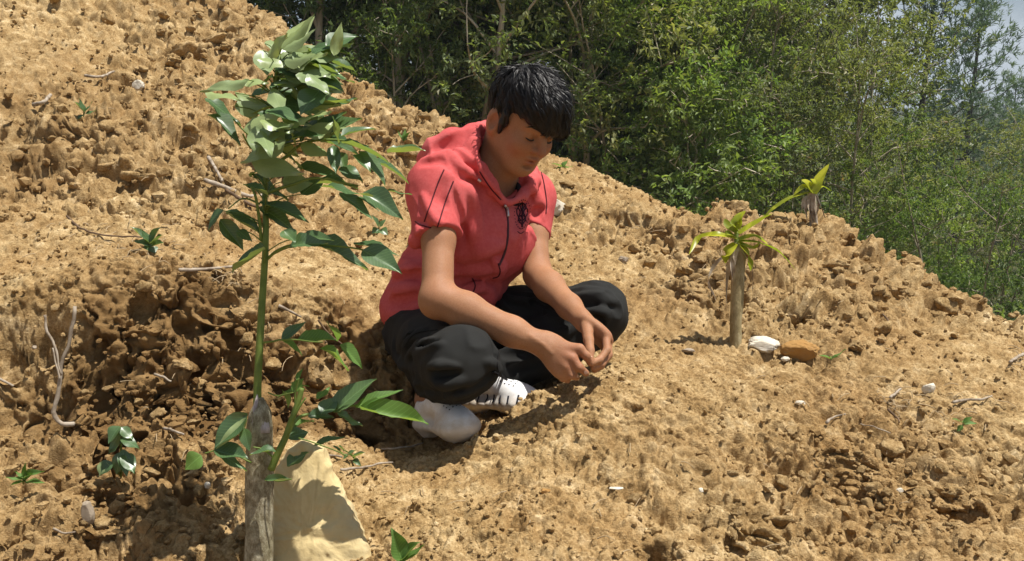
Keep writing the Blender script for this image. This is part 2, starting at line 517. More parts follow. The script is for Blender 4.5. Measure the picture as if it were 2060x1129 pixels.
CRACKS = [([(432,596),(455,625),(470,660),(482,700)], .016, .10), ([(372,640),(395,672),(415,715),(420,760)], .014, .08), ([(185,760),(225,795),(248,845),(240,870)], .018, .11), ([(200,960),(210,990),(218,1010)], .013, .07),
 ([(630,612),(648,660),(668,700),(700,722)], .017, .09), ([(565,640),(556,690),(545,740)], .014, .07), ([(0,694),(40,702),(90,694),(120,700)], .022, .10), ([(280,640),(330,655),(372,640)], .012, .05), ([(640,700),(600,735),(575,760)], .013, .06),
 ([(480,700),(440,735),(410,790),(400,830)], .013, .07), ([(330,770),(300,800),(280,830)], .012, .06), ([(720,620),(735,660),(745,720)], .018, .09), ([(60,800),(120,830),(170,850)], .012, .05), ([(150,690),(175,720),(190,760)], .012, .06),
 ([(1330,575),(1370,590),(1400,620)], .03, .07), ([(1230,430),(1270,455),(1330,470)], .04, .07), ([(230,90),(260,120),(330,150)], .05, .08), ([(0,240),(70,250),(140,290)], .05, .08), ([(350,290),(410,310),(440,330)], .04, .07),
 ([(1700,895),(1712,920),(1722,945)], .02, .05), ([(1860,945),(1900,962),(1925,975)], .018, .045), ([(1530,1030),(1545,1060),(1560,1080)], .014, .04), ([(1310,1085),(1330,1110)], .014, .04)]
for path, rad, dep in CRACKS:
    for a, b in spline(path, 4 * len(path)):
        d_ = np.interp(b, [0, 130, 280, 440, 560, 640, 760, 900, 1129], [4.1, 3.6, 3.1, 2.65, 2.1, 1.86, 1.80, 1.62, 1.3]) if a < 1100 else np.interp(b, [430, 560, 620, 740, 900, 1030, 1129], [3.5, 2.7, 2.4, 2.0, 1.62, 1.38, 1.27])
        GOUGE.append((a, b, d_, rad, dep * .55))
NT, NR = 800, 860
th_dense = np.linspace(math.radians(-36), math.radians(36), NT)
th_side = np.linspace(math.radians(36), math.radians(324), 90)[1:-1]
TH = np.concatenate([th_dense, th_side]); NA = len(TH)
_u = np.linspace(math.log(1.0), math.log(7.4), 4000); _w = np.where((np.exp(_u) > 1.58) & (np.exp(_u) < 2.12), 2.0, 0.88)      # closer rows where the bank is steep
_w = np.cumsum(_w); _w = (_w - _w[0]) / (_w[-1] - _w[0])
RR = np.concatenate([np.geomspace(0.22, 1.0, 16)[:-1], np.exp(np.interp(np.linspace(0, 1, NR), _w, _u))])
tt, rr = np.meshgrid(TH, RR, indexing='ij')
GX, GY = (rr * np.sin(tt)).ravel(), (rr * np.cos(tt)).ravel()
GXY = np.stack([GX, GY], 1).astype(np.float32)
GZ = base_z(GXY)
def soft(P2, Z):
    return np.stack([P2[:, 0], P2[:, 1], Z], 1).astype(np.float32)
def ground_fields(XY):
    P0 = np.stack([XY[:, 0], XY[:, 1], np.zeros(len(XY))], 1)
    n1 = fbm(P0, 0.9, 3, 3)
    ro = np.clip(0.24 + 0.42 * n1 + blobs(XY, ROUGH) - 1.1 * blobs(XY, SMOOTH), 0.04, 1.15)
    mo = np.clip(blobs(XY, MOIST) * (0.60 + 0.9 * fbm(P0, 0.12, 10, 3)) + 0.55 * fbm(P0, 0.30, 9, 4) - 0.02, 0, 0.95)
    return ro, mo
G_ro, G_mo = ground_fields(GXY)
P = soft(GXY, GZ)
P[:, 2] -= blobs(GXY, [(a, b, c, r, v) for a, b, c, r, v in GOUGE]) * (0.55 + 0.3 * vnoise(P, 0.05, 44))
P[:, 2] += 0.035 * fbm(P, 0.55, 21, 3) * (0.4 + G_ro)
g3 = P.reshape(NA, len(RR), 3)
du = np.gradient(g3, axis=0); dv = np.gradient(g3, axis=1)
GN = np.cross(dv, du); GN /= np.linalg.norm(GN, axis=2)[..., None] + 1e-12
GN = GN.reshape(-1, 3); GN[GN[:, 2] < 0] *= -1
warp = np.stack([fbm(P, 0.09, 51, 2), fbm(P, 0.09, 52, 2), fbm(P, 0.09, 53, 2)], 1) * 0.035
warp2 = np.stack([fbm(P, 0.02, 61, 2), fbm(P, 0.02, 62, 2), fbm(P, 0.02, 63, 2)], 1) * 0.009
Q = P + warp
b1 = domes(Q, 0.21, 1, 0.40, 0.72, 0.8, .75)
b2 = domes(Q + warp2, 0.085, 2, 0.42, 0.78, 0.85, .68)
b3 = domes(P + warp2, 0.036, 3, 0.42, 0.8, 0.85)
b4 = domes(P + warp2 * 0.6, 0.0155, 4, 0.42, 0.8, 0.9)
ro = G_ro
fine = fbm(P, 0.012, 71, 3, 0.6)
far_k = np.clip((np.hypot(GX, GY) - 1.4) / 2.5, 0, 1)
DISP = ro * (0.066 * b1 + 0.032 * b2) + (0.22 + 0.78 * ro) * 0.024 * b3 + 0.0120 * b4 * (0.75 + 0.5 * ro) + 0.0035 * fine + 0.006 * ro * fbm(P, 0.03, 81, 2)
pit1 = domes(Q + 0.5 * warp2, 0.10, 5, 0.30, 0.62, 0.40, .85)
pit2 = domes(P + warp2, 0.042, 6, 0.30, 0.60, 0.42, .75)
pit3 = domes(P + warp2, 0.019, 8, 0.30, 0.60, 0.40)
crk = np.abs(fbm(P + warp, 0.16, 33, 3)); crk = np.clip(1 - crk / 0.055, 0, 1) * np.clip(fbm(P, 0.4, 34, 2) * 2.5 + 0.35, 0, 1)
DISP -= ro * (0.052 * pit1 + 0.034 * crk) + (0.15 + 0.85 * ro) * 0.026 * pit2 + 0.014 * (0.4 + 0.6 * ro) * pit3
crk2 = np.clip(1 - np.abs(fbm(P + .6 * warp, 0.085, 38, 3)) / 0.055, 0, 1)
DISP -= G_mo * 0.046 * crk2 + G_mo * 0.012 * pit2
DISP -= ro * 0.05 + 0.012
side = np.stack([vnoise(P, 0.05, 91), vnoise(P, 0.05, 92), 0.6 * vnoise(P, 0.05, 93)], 1) * (0.016 * ro + 0.003)[:, None]
G = P + GN * DISP[:, None] + side
lip = np.clip((np.hypot(GX, GY) - 6.8) / 0.6, 0, 1)
G[:, 2] -= lip * 1.2
gi = np.arange(NA * len(RR)).reshape(NA, len(RR))
nx = np.roll(gi, -1, axis=0)
GF = np.stack([gi[:, :-1], gi[:, 1:], nx[:, 1:], nx[:, :-1]], -1).reshape(-1, 4)
GF = GF[:, ::-1]

def soil(name, moist=True, k=1.0):
    m = Mat(name, 0.95, 0.15)
    big = m.noise(2.2 * k, 5, 0.6); mid = m.noise(17 * k, 5, 0.65); fin = m.noise(170 * k, 4, 0.7); spk = m.noise(420 * k, 2, 0.6)
    c = m.ramp(mid, [(0.32, (0.205, 0.125, 0.048)), (0.45, (0.335, 0.222, 0.097)), (0.58, (0.465, 0.330, 0.162)), (0.72, (0.66, 0.51, 0.295))])
    c = m.mix(m.ramp(big, [(0.40, 0.0), (0.66, 0.65)]), c, (0.29, 0.168, 0.062))
    c = m.mix(0.75, c, m.ramp(fin, [(0.3, (0.62, 0.57, 0.50)), (0.5, (1, 1, 1)), (0.70, (1.26, 1.30, 1.40))]), 'MULTIPLY')
    c = m.mix(m.ramp(spk, [(0.60, 0.0), (0.70, 0.40)]), c, (0.60, 0.47, 0.27))
    grit = m.vor(260 * k, 'F1', 'Color')
    c = m.mix(0.55, c, m.ramp(grit, [(0.15, (0.55, 0.50, 0.42)), (0.5, (1, 1, 1)), (0.85, (1.32, 1.36, 1.42))]), 'MULTIPLY')
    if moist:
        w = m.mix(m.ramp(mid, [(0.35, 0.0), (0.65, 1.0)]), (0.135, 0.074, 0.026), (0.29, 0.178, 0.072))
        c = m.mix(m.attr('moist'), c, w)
    m.color(c)
    m.bump(m.math('ADD', fin, m.math('MULTIPLY', spk, 0.6)), 0.004, 0.9)
    return m
M_soil = soil('clay_soil'); M_clod = soil('clod_soil', False, 0.025)
gme = raw_mesh('ground', G, GF, [M_soil.m], True)
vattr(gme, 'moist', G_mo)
ground = tag(place('ground', gme), 'bare ochre clay hillside, freshly dug and lumpy', kind='structure')
ORG[ground.name] = np.zeros(3)

def surf(px, py, near=0.9, far=7.0):
    """where the sight line through a photo position first meets the ground sheet"""
    d = np.geomspace(near, far, 1500)
    L = CAM + np.outer(d, (px - CX) / FPX * RIGHT + (CY - py) / FPX * UPV + FWD)
    z = gz(L[:, :2])
    below = np.where(L[:, 2] <= z)[0]
    i = below[0] if len(below) else len(d) - 1
    return np.array([L[i, 0], L[i, 1], z[i]]), d[i]
Gz3 = G[:, 2].reshape(NA, len(RR))
def gz(XY):
    """height of the finished ground sheet (grid lookup)"""
    XY = np.atleast_2d(XY)
    t = np.arctan2(XY[:, 0], XY[:, 1]); r = np.hypot(XY[:, 0], XY[:, 1])
    a = np.clip(np.round((t - TH[0]) / (TH[1] - TH[0])).astype(int), 0, NT - 1)
    b = np.clip(np.searchsorted(RR, r), 0, len(RR) - 1)
    return Gz3[a, b]
# ------------------------------------------------------------------ clods, crumbs and stones
def lumpy(sub, seed, squash=(1, 1, 1), a1=0.34, a2=0.16, a3=0.06, cuts=0):
    V, F = ico(sub); V = V.copy()
    r = np.random.default_rng(seed)
    S = V + r.uniform(-50, 50, 3)
    rad = 0.78 + a1 * domes(S, 1.05, seed, .5, .8) + a2 * domes(S, 0.45, seed + 1, .45, .8) + a3 * fbm(S, 0.2, seed + 2, 2)
    V = V * rad[:, None]
    for _ in range(cuts):
        n = unit(r.normal(size=3)); c = r.uniform(0.45, 0.8)
        d = V @ n - c
        V = V - np.clip(d, 0, None)[:, None] * n * 0.92
    V *= np.array(squash) * r.uniform(0.85, 1.15, 3)
    return V, F

CLODS = [raw_mesh('soil_clod', *lumpy(4 if i < 4 else 3, 100 + i, (1, 1, 0.8), 0.40, 0.34, 0.24, 2), [M_clod.m]) for i in range(16)]
rc = random.Random(5)
def rough_at(p):
    return float(ground_fields(np.array([[p[0], p[1]]], np.float32))[0][0])
n_cl = 0; tries = 0
while n_cl < 235 and tries < 6000:
    tries += 1
    if rc.random() < 0.55:
        px, py = rc.uniform(-20, 2080), rc.uniform(0, 1129)
    else:
        k = rc.choice(ROUGH); px, py = k[0] + rc.gauss(0, 110), k[1] + rc.gauss(0, 60)
    p, d = surf(px, py)
    if d > 6.0 or rc.random() > rough_at(p) ** 1.5 + 0.06: continue
    if 700 < px < 1290 and 560 < py < 900: continue
    if 440 < px < 800 and py > 880: continue
    if (1420 < px < 1680 and 470 < py < 730) or (1580 < px < 1700 and 330 < py < 480): continue
    if py > 590 and px < 760 and rc.random() < .6: continue
    sz = rc.uniform(6, 13) * d / FPX * rc.choice((1, 1, 1.2, 1.6))
    o = place('soil_clod', CLODS[rc.randrange(16)], ground, (p[0], p[1], p[2] - sz * 0.12))
    o.rotation_euler = (rc.uniform(-.5, .5), rc.uniform(-.5, .5), rc.uniform(0, 6.28))
    o.scale = (sz * rc.uniform(.85, 1.25), sz * rc.uniform(.85, 1.25), sz * rc.uniform(.7, 1.1))
    n_cl += 1

# crumbs of soil nobody could count, lying loose over the whole slope
def crumbs():
    r = np.random.default_rng(11)
    n = 20500
    px = r.uniform(-60, 2120, n * 2); py = r.uniform(-20, 1180, n * 2)
    ch = []
    base = [lumpy(1, 300 + i, (1, 1, .85), 0.5, 0.3, 0.15) for i in range(10)]
    th = r.uniform(math.radians(-35), math.radians(35), n); d = 1.1 * np.exp(r.uniform(0, 1, n) ** 1.25 * math.log(5.2))
    XY = np.stack([d * np.sin(th), d * np.cos(th)], 1)
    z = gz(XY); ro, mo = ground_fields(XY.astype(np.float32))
    cl = fbm(np.stack([XY[:, 0], XY[:, 1], 0 * z], 1), 0.22, 5, 3)
    keep = r.uniform(0, 1, n) < 0.34 + 0.4 * ro + 0.8 * cl
    XY, z, d, ro, mo = XY[keep], z[keep], d[keep], ro[keep], mo[keep]
    s = (0.0018 + 0.0030 * r.uniform(0, 1, len(d)) ** 3 * (0.5 + ro)) * (0.55 + 0.45 * d)
    s *= np.where(r.uniform(0, 1, len(d)) < 0.12, 1.9, 1.0)
    k = r.integers(0, 10, len(d)); a = r.uniform(0, 6.28, len(d))
    Vs = []; Fs = []; Ms = []; o = 0
    for i in range(10):
        V, F = base[i]; m = k == i; c = np.cos(a[m]); q = np.sin(a[m]); S = s[m]
        x = (V[None, :, 0] * c[:, None] - V[None, :, 1] * q[:, None]) * S[:, None] + XY[m][:, :1]
        y = (V[None, :, 0] * q[:, None] + V[None, :, 1] * c[:, None]) * S[:, None] + XY[m][:, 1:]
        zz = V[None, :, 2] * S[:, None] + (z[m] + 0.35 * S)[:, None]
        Vs.append(np.stack([x, y, zz], -1).reshape(-1, 3))
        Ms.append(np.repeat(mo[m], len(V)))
        Fs.append((F[None] + (np.arange(m.sum()) * len(V))[:, None, None]).reshape(-1, 3) + o); o += m.sum() * len(V)
    me = raw_mesh('soil_crumbs', np.vstack(Vs), np.vstack(Fs), [M_soil.m], False)
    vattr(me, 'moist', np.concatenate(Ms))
    tag(place('soil_crumbs', me), 'loose crumbs of dry ochre soil strewn over the slope', kind='stuff')
crumbs()
# ------------------------------------------------------------------ valley floor and forest
def forest_floor():
    t = np.linspace(0, 2 * math.pi, 121)[:-1]; r = np.concatenate([[3.0], np.geomspace(5.5, 700, 44)])
    A, R = np.meshgrid(t, r, indexing='ij')
    X, Y = R * np.sin(A), R * np.cos(A)
    z = -1.9 - 0.9 * np.clip((R - 6) / 6, 0, 1) + 0.03 * np.clip(R - 34, 0, 400) * np.clip(np.cos(A) + 0.35, 0, 1)
    z += 0.70 * np.clip(2.5 - X, 0, 7) * np.clip((R - 6.5) / 2.5, 0, 1) * np.clip((Y - 2) / 4, 0, 1)
    V = np.stack([X, Y, z], -1).reshape(-1, 3)
    V[:, 2] += 0.35 * fbm(V, 5.0, 5, 3) * np.clip((R.ravel() - 6) / 8, 0, 1)
    n, m = R.shape; gi = np.arange(n * m).reshape(n, m); nx = np.roll(gi, -1, 0)
    F = np.stack([gi[:, :-1], nx[:, :-1], nx[:, 1:], gi[:, 1:]], -1).reshape(-1, 4)[:, ::-1]
    M = Mat('forest_floor', 0.95, 0.1)
    M.color(M.ramp(M.noise(1.6, 6, 0.65), [(0.3, (0.020, 0.026, 0.010)), (0.55, (0.045, 0.050, 0.018)), (0.75, (0.085, 0.070, 0.030))]))
    me = raw_mesh('forest_floor', V, F, [M.m])
    tag(place('forest_floor', me), 'dark leaf-littered forest floor beyond the dug slope', kind='structure')
    return V
forest_floor()
def floor_z(x, y):
    r = math.hypot(x, y); ca = y / max(r, 1e-6)
    z = -1.9 - 0.9 * min(max((r - 6) / 6, 0), 1) + 0.03 * min(max(r - 34, 0), 400) * min(max(ca + 0.35, 0), 1)
    z += 0.70 * min(max(2.5 - x, 0), 7) * min(max((r - 6.5) / 2.5, 0), 1) * min(max((y - 2) / 4, 0), 1)
    return z - 0.3

def leaf_mat(name, cols, under=None, trans=0.45, gloss=0.02, rough=0.5):
    m = Mat(name)
    n = m.noise(1.1, 3, 0.6); w = m.n.new('ShaderNodeTexWhiteNoise'); w.noise_dimensions = '3D'
    a = m.n.new('ShaderNodeAttribute'); a.attribute_name = 'tint'
    c = m.ramp(a.outputs['Fac'], cols)
    k = m.ramp(m.rand(), [(0.0, (0.66, 0.76, 0.74)), (0.3, (1.05, 1.08, 1.05)), (0.6, (1.50, 1.45, 1.20)), (0.8, (0.88, 1.02, 1.0)), (1.0, (1.35, 1.45, 1.30))])
    c = m.mix(1.0, c, k, 'MULTIPLY')
    c = m.mix(1.0, c, (1.02, 1.08, 1.42), 'MULTIPLY')
    m.leaf(c, under, trans, gloss, rough); return m
M_fol = [leaf_mat('broadleaf_foliage', [(0.0, (0.095, 0.125, 0.032)), (0.5, (0.185, 0.225, 0.058)), (0.85, (0.27, 0.31, 0.095)), (1.0, (0.34, 0.30, 0.13))]),
         leaf_mat('olive_foliage', [(0.0, (0.110, 0.122, 0.042)), (0.5, (0.195, 0.205, 0.075)), (0.8, (0.28, 0.26, 0.115)), (1.0, (0.27, 0.16, 0.09))]),
         leaf_mat('pine_needles', [(0.0, (0.075, 0.110, 0.058)), (0.6, (0.14, 0.185, 0.090)), (1.0, (0.21, 0.24, 0.13))], trans=0.2, gloss=0.05)]
M_bark = Mat('pale_bark', 0.9, 0.15)
_bk = M_bark.noise(6, 6, 0.65, (1, 1, 0.25))
M_bark.color(M_bark.mix(1.0, M_bark.ramp(_bk, [(0.3, (0.20, 0.17, 0.13)), (0.5, (0.43, 0.39, 0.31)), (0.7, (0.66, 0.62, 0.54))]),
                        M_bark.ramp(M_bark.rand(), [(0, (0.6, 0.55, 0.5)), (1, (1.15, 1.12, 1.05))]), 'MULTIPLY')).bump(_bk, 0.01)
M_dbark = Mat('dark_bark', 0.9, 0.15)
_bk = M_dbark.noise(8, 6, 0.65, (1, 1, 0.25))
M_dbark.color(M_dbark.ramp(_bk, [(0.3, (0.045, 0.036, 0.026)), (0.6, (0.11, 0.092, 0.070)), (0.75, (0.2, 0.175, 0.14))])).bump(_bk, 0.01)

def leaves_mesh(name, C, AX, L, Wd, tint, mat, r, droop=0.3):
    """many small folded leaf blades: C base points, AX directions"""
    n = len(C)
    up = r.normal(size=(n, 3)) * 0.55 + np.array([0, 0, 1.0])
    S = np.cross(AX, up); S /= np.linalg.norm(S, axis=1)[:, None] + 1e-9
    N = np.cross(S, AX)
    L = L[:, None]; Wd = Wd[:, None]
    v0 = C; v1 = C + AX * L * 0.45 + S * Wd * 0.5 + N * L * 0.05; v3 = C + AX * L * 0.45 - S * Wd * 0.5 + N * L * 0.05
    v2 = C + AX * L - N * L * droop
    V = np.stack([v0, v1, v2, v3], 1).reshape(-1, 3)
    q = np.arange(n)[:, None] * 4
    F = np.concatenate([q + np.array([0, 1, 2]), q + np.array([0, 2, 3])], 0)
    me = raw_mesh(name, V, F, [mat.m], False)
    vattr(me, 'tint', np.repeat(tint, 4)); return me

def broadleaf(seed, H, spread, n_limb, n_leaf, trunk_r, base_clear, lean=0.05, leafL=0.075, mat=0, bark=None, multi=1):
    """tree > trunk (with limbs), crown"""
    r = np.random.default_rng(seed); ch = []; tips = []
    for mlt in range(multi):
        a0 = r.uniform(0, 6.28); ln = lean + (0.16 if multi > 1 else 0) * r.uniform(.6, 1.3)
        k = np.linspace(0, 1, 9)
        wob = np.cumsum(r.normal(size=(9, 2)), 0) * 0.025 * H * 0.3
        hh = H * (1 if mlt == 0 else r.uniform(.75, .95))
        tp = np.stack([k * ln * hh * math.cos(a0) + wob[:, 0] * k, k * ln * hh * math.sin(a0) + wob[:, 1] * k, k * hh], 1)
        tr = trunk_r * (0.8 if multi > 1 else 1)
        ch.append(tube(spline(tp, 16), tr * (1 - 0.86 * np.linspace(0, 1, 16)), 7, False))
        for i in range(n_limb // multi):
            t = base_clear + (1 - base_clear) * (i + r.uniform(0, 1)) / (n_limb // multi)
            t = min(t, 0.985)
            p = spline(tp, 100)[int(t * 99)]
            ang = i * 2.4 + r.uniform(-.5, .5); le = spread * (0.35 + 0.75 * math.sin(math.pi * min(1, (t - base_clear) / (1 - base_clear) * 0.75 + 0.18))) * r.uniform(.6, 1.15)
            el = r.uniform(0.35, 1.0)
            d = np.array([math.cos(ang) * math.cos(el), math.sin(ang) * math.cos(el), math.sin(el)])
            e = p + d * le + np.array([0, 0, -0.10 * le])
            mid = p + d * le * .5 + r.normal(size=3) * .07 * le + np.array([0, 0, .05 * le])
            bp = spline([p, mid, e], 7)
            ch.append(tube(bp, tr * (1 - .8 * t) * .50 * (1 - .8 * np.linspace(0, 1, 7)) + .004, 5, False))
            tips.append((bp, le))
            for s_ in range(3):
                q = bp[r.integers(2, 7)]; e2 = q + (d * .35 + r.normal(size=3) * .45 + np.array([0, 0, .25])) * le * .42
                b2 = spline([q, (q + e2) / 2 + r.normal(size=3) * .03, e2], 5)
                ch.append(tube(b2, np.linspace(.009, .003, 5), 3, False)); tips.append((b2, le * .5))
    V, F = join(ch)
    tme = raw_mesh('trunk', V, F, [(bark or M_bark).m])
    # leaf sprays along the outer halves of the limbs
    wgt = np.array([t[1] for t in tips]); wgt /= wgt.sum()
    ncl = n_leaf // 14
    pick = r.choice(len(tips), ncl, p=wgt)
    C = []; A = []; T = []
    for i in pick:
        bp, le = tips[i]; u = r.uniform(.3, 1.05); q = bp[min(len(bp) - 1, int(u * (len(bp) - 1) + .5))]
        c = q + r.normal(size=3) * (0.10 + 0.10 * le) * np.array([1, 1, .8])
        dirn = unit(r.normal(size=3) * .8 + unit(c - np.array([0, 0, c[2]])) * .6 + np.array([0, 0, .15]))
        m = 14; tt = r.uniform(0, 1, m)
        ln = 0.22 * r.uniform(.7, 1.3)
        C.append(c + dirn * (tt[:, None] - .3) * ln + r.normal(size=(m, 3)) * .022)
        A.append(dirn * .5 + r.normal(size=(m, 3)) * .62 + np.array([0, 0, -.12])); T.append(np.clip(r.normal(.45, .12) + r.normal(0, .14, m), 0, 1))
    C = np.vstack(C); A = np.vstack(A); A /= np.linalg.norm(A, axis=1)[:, None]; T = np.concatenate(T)
    L = leafL * r.uniform(.65, 1.3, len(C))
    return tme, leaves_mesh('crown', C, A, L, L * r.uniform(.36, .5, len(C)), T, M_fol[mat], r)

def pine(seed, H, spread, n_tuft, base_clear, trunk_r=0.16):
    r = np.random.default_rng(seed); ch = []; C = []; A = []
    k = np.linspace(0, 1, 10)
    tp = np.stack([r.normal(size=10).cumsum() * .03, r.normal(size=10).cumsum() * .03, k * H], 1)
    ch.append(tube(tp, trunk_r * (1 - .93 * k), 8, False))
    nb = int(46 * (1 - base_clear) + 14)
    for i in range(nb):
        t = base_clear + (1 - base_clear) * (i + r.uniform(0, .8)) / nb
        p = np.array([np.interp(t, k, tp[:, 0]), np.interp(t, k, tp[:, 1]), t * H]); a = i * 2.4 + r.uniform(-.4, .4)
        le = spread * (1.02 - t) ** .75 * r.uniform(.65, 1.15) + .25
        el = r.uniform(-.05, .25) + .5 * t
        d = np.array([math.cos(a) * math.cos(el), math.sin(a) * math.cos(el), math.sin(el)])
        bp = spline([p, p + d * le * .5 - np.array([0, 0, .05 * le]), p + d * le + np.array([0, 0, .12 * le])], 8)
        ch.append(tube(bp, np.linspace(.045 * (1.1 - t), .008, 8), 4, False))
        m = int(n_tuft / nb * (0.4 + le / spread))
        for _ in range(m):
            q = bp[r.integers(2, 8)] + r.normal(size=3) * np.array([.22, .22, .10]) * (.3 + le / spread) * 1.1
            u = unit(d * .7 + r.normal(size=3) * .45 + np.array([0, 0, .75]))
            nn = 9
            C.append(np.repeat((q)[None], nn, 0) + u * r.uniform(0, .12, (nn, 1))); A.append(u + r.normal(size=(nn, 3)) * .55)
    V, F = join(ch); tme = raw_mesh('trunk', V, F, [M_dbark.m])
    C = np.vstack(C); A = np.vstack(A); A /= np.linalg.norm(A, axis=1)[:, None]
    L = .20 * r.uniform(.6, 1.2, len(C))
    cl = fbm(C, .8, seed, 2) * .4 + .5
    return tme, leaves_mesh('crown', C, A, L, L * .11 + .008, np.clip(cl + r.normal(0, .12, len(C)), 0, 1), M_fol[2], r, .05)

SPEC = {'slim': broadleaf(1, 6.4, 1.05, 26, 9500, .055, .22), 'bushy': broadleaf(2, 6.0, 1.45, 34, 14000, .06, .12),
        'olive': broadleaf(3, 6.8, 1.25, 28, 9500, .06, .30, mat=1), 'loose': broadleaf(4, 7.0, 1.5, 26, 10500, .052, .30, mat=1, lean=.08),
        'multi': broadleaf(5, 5.8, 1.3, 30, 9000, .05, .34, multi=4), 'young': broadleaf(6, 3.6, .9, 26, 8000, .035, .08),
        'wide': broadleaf(7, 9.0, 2.6, 40, 17000, .16, .34, leafL=.095, mat=1, bark=M_dbark), 'shrub': broadleaf(8, 2.3, 1.0, 26, 7000, .03, .04, multi=2),
        'pine': pine(9, 9.0, 2.5, 1500, .16), 'pine_open': pine(10, 10.0, 2.2, 800, .45)}
rf = random.Random(3)
FG = 'mixed leafy trees packed along the forest edge'
def tree(kind, x, y, s, name, label, group=None, dz=0.0, rot=None, tilt=0.0, cat='tree', z=None):
    tme, cme = SPEC[kind]
    o = thing(name, label, cat, (x, y, (floor_z(x, y) if z is None else z) + dz), group)
    o.rotation_euler = (rf.uniform(-.04, .04) , rf.uniform(-.04, .04) + tilt, rf.uniform(0, 6.28) if rot is None else rot)
    o.scale = (s * rf.uniform(.92, 1.08),) * 2 + (s * rf.uniform(.92, 1.1),)
    place('trunk', tme, o); place('crown', cme, o)
    return o
def tx(px, y):                      # sideways position of something seen at photo x, y metres away
    return (px - CX) / FPX * y * 0.995
# trees that can be told apart
KEY = [('loose', 735, 9.2, .95, 'forest_tree', 'slender tree with a bare pale trunk right behind the ridge near the sapling top', 0),
 ('slim', 640, 8.6, .9, 'forest_tree', 'thin leaning tree at the upper end of the dirt ridge, behind the sapling', .14),
 ('bushy', 860, 10.2, 1.0, 'forest_tree', 'bright green bushy tree between the pale trunk and the boy\'s head', 0),
 ('bushy', 1045, 11.0, 1.1, 'forest_tree', 'dense green tree directly behind the boy\'s black hair', 0),
 ('loose', 1185, 9.6, .95, 'forest_tree', 'leaning tree with a bare pale trunk just to the right of the boy\'s head', .13),
 ('multi', 1225, 10.4, 1.0, 'forest_tree', 'thin trunked tree of several stems beside the leaning pale trunk', .08),
 ('young', 1385, 8.6, .9, 'sapling_tree', 'small leafy tree with a thin pale stem behind the dip of the ridge', 0),
 ('wide', 1612, 14.5, 1.02, 'forest_tree', 'tall dark trunked tree with grey branches above the dead leaf plant', 0),
 ('loose', 1770, 9.4, .62, 'forest_tree', 'brownish tree with bare pale stems right of the dead leaf plant', .10),
 ('multi', 1975, 8.4, .52, 'forest_tree', 'clump of pale bare stems at the right edge behind the earth mound', .05),
 ('pine_open', 1843, 21.0, .80, 'pine_tree', 'open crowned pine with its bare trunk showing against the sky', 0),
 ('pine', 1935, 23.5, .80, 'pine_tree', 'tall full pine whose tip stands highest against the grey sky', 0),
 ('pine', 2035, 26.0, .58, 'pine_tree', 'hazy pine at the right edge, lower than the tall pine beside it', 0),
 ('bushy', 1450, 17.5, 1.5, 'forest_tree', 'broad bright green tree rising behind the forest edge at the top of the picture', 0),
 ('loose', 805, 8.9, .80, 'forest_tree', 'thin pale tree standing second to the right of the bare trunk behind the ridge', .04),
 ('multi', 930, 9.0, .85, 'forest_tree', 'thin stemmed tree left of the boy\'s head with twisted pale stems', .03),
 ('multi', 1300, 9.2, .80, 'forest_tree', 'many stemmed thin tree halfway between the boy and the stick plant', -.03),
 ('loose', 1500, 9.6, .80, 'forest_tree', 'open tree with a thin bare trunk directly above the stick plant', -.04),
 ('loose', 1700, 10.4, .72, 'forest_tree', 'thin pale trunk tree just right of the tall dark trunked tree', .06),
 ('multi', 1890, 9.4, .55, 'forest_tree', 'small pale stemmed tree above the right end of the ridge', .04),
 ('shrub', 2035, 5.9, .62, 'green_shrub', 'low fresh green shrub at the right edge below the pale stems', 0)]
for kind, px, y, s, nm, lb, tl in KEY:
    tree(kind, tx(px, y), y, s, nm, lb, tilt=tl)
# the packed forest edge
_rows = ('in the front row of the forest edge', 'in the second row of the forest edge', 'deep in the wood behind the forest edge')
KINDLAB = {k: [(f'{d} {r_}', f'{g} {r_}') for r_ in _rows] for k, d, g in (('young', 'small young leafy tree', 'young trees'), ('shrub', 'low leafy shrub in the shade', 'shrubs'), ('slim', 'slender narrow crowned tree', 'slender trees'),
           ('bushy', 'bushy full crowned green tree', 'bushy trees'), ('multi', 'tree of several thin pale stems', 'many stemmed trees'), ('olive', 'olive brown leaved tree', 'olive trees'), ('loose', 'open crowned tree with bare trunk', 'open crowned trees'), ('wide', 'broad dark trunked tree', 'broad trees'))}
for row, (y0, step, kinds, s0) in enumerate([(8.8, .90, ('bushy', 'multi', 'young', 'loose', 'shrub', 'slim', 'young'), .80), (10.0, .95, ('slim', 'bushy', 'multi', 'bushy', 'olive', 'young'), .95),
                                            (12.2, 1.15, ('bushy', 'olive', 'slim', 'bushy', 'loose'), 1.1), (15.0, 1.6, ('bushy', 'olive', 'bushy', 'wide'), 1.3), (19.0, 2.4, ('bushy', 'wide', 'olive'), 1.6)]):
    x = -0.42 * y0 - 1.0
    xe = 0.66 * y0 + 1.2
    while x < xe:
        y = y0 + rf.uniform(-.6, .6)
        k = rf.choice(kinds); s = s0 * rf.uniform(.85, 1.15)
        px = x / y * FPX + CX
        if px > 1500: s *= 1 - .58 * min(1, (px - 1500) / 330)         # the wood is lower towards the right
        if px > 1780 and row >= 3: x += step; continue
        if row < 2 and x > 0 and k == 'wide': k = 'olive'
        tree(k, x, y, s, 'forest_tree' if k != 'shrub' else 'green_shrub',
             *KINDLAB[k][min(row, 2)],
             cat='tree' if k != 'shrub' else 'shrub')
        x += step * rf.uniform(.8, 1.25)
for i, px in enumerate((1880, 1960, 2090, 2140, 2050, 2120)):
    y = (27, 31, 29, 24, 33, 27)[i]
    tree('pine', tx(px, y), y, (.52, .52, .42, .40, .46, .42)[i], 'pine_tree', 'distant pine merging into the hazy pine wood at the right', 'distant pines in the haze')

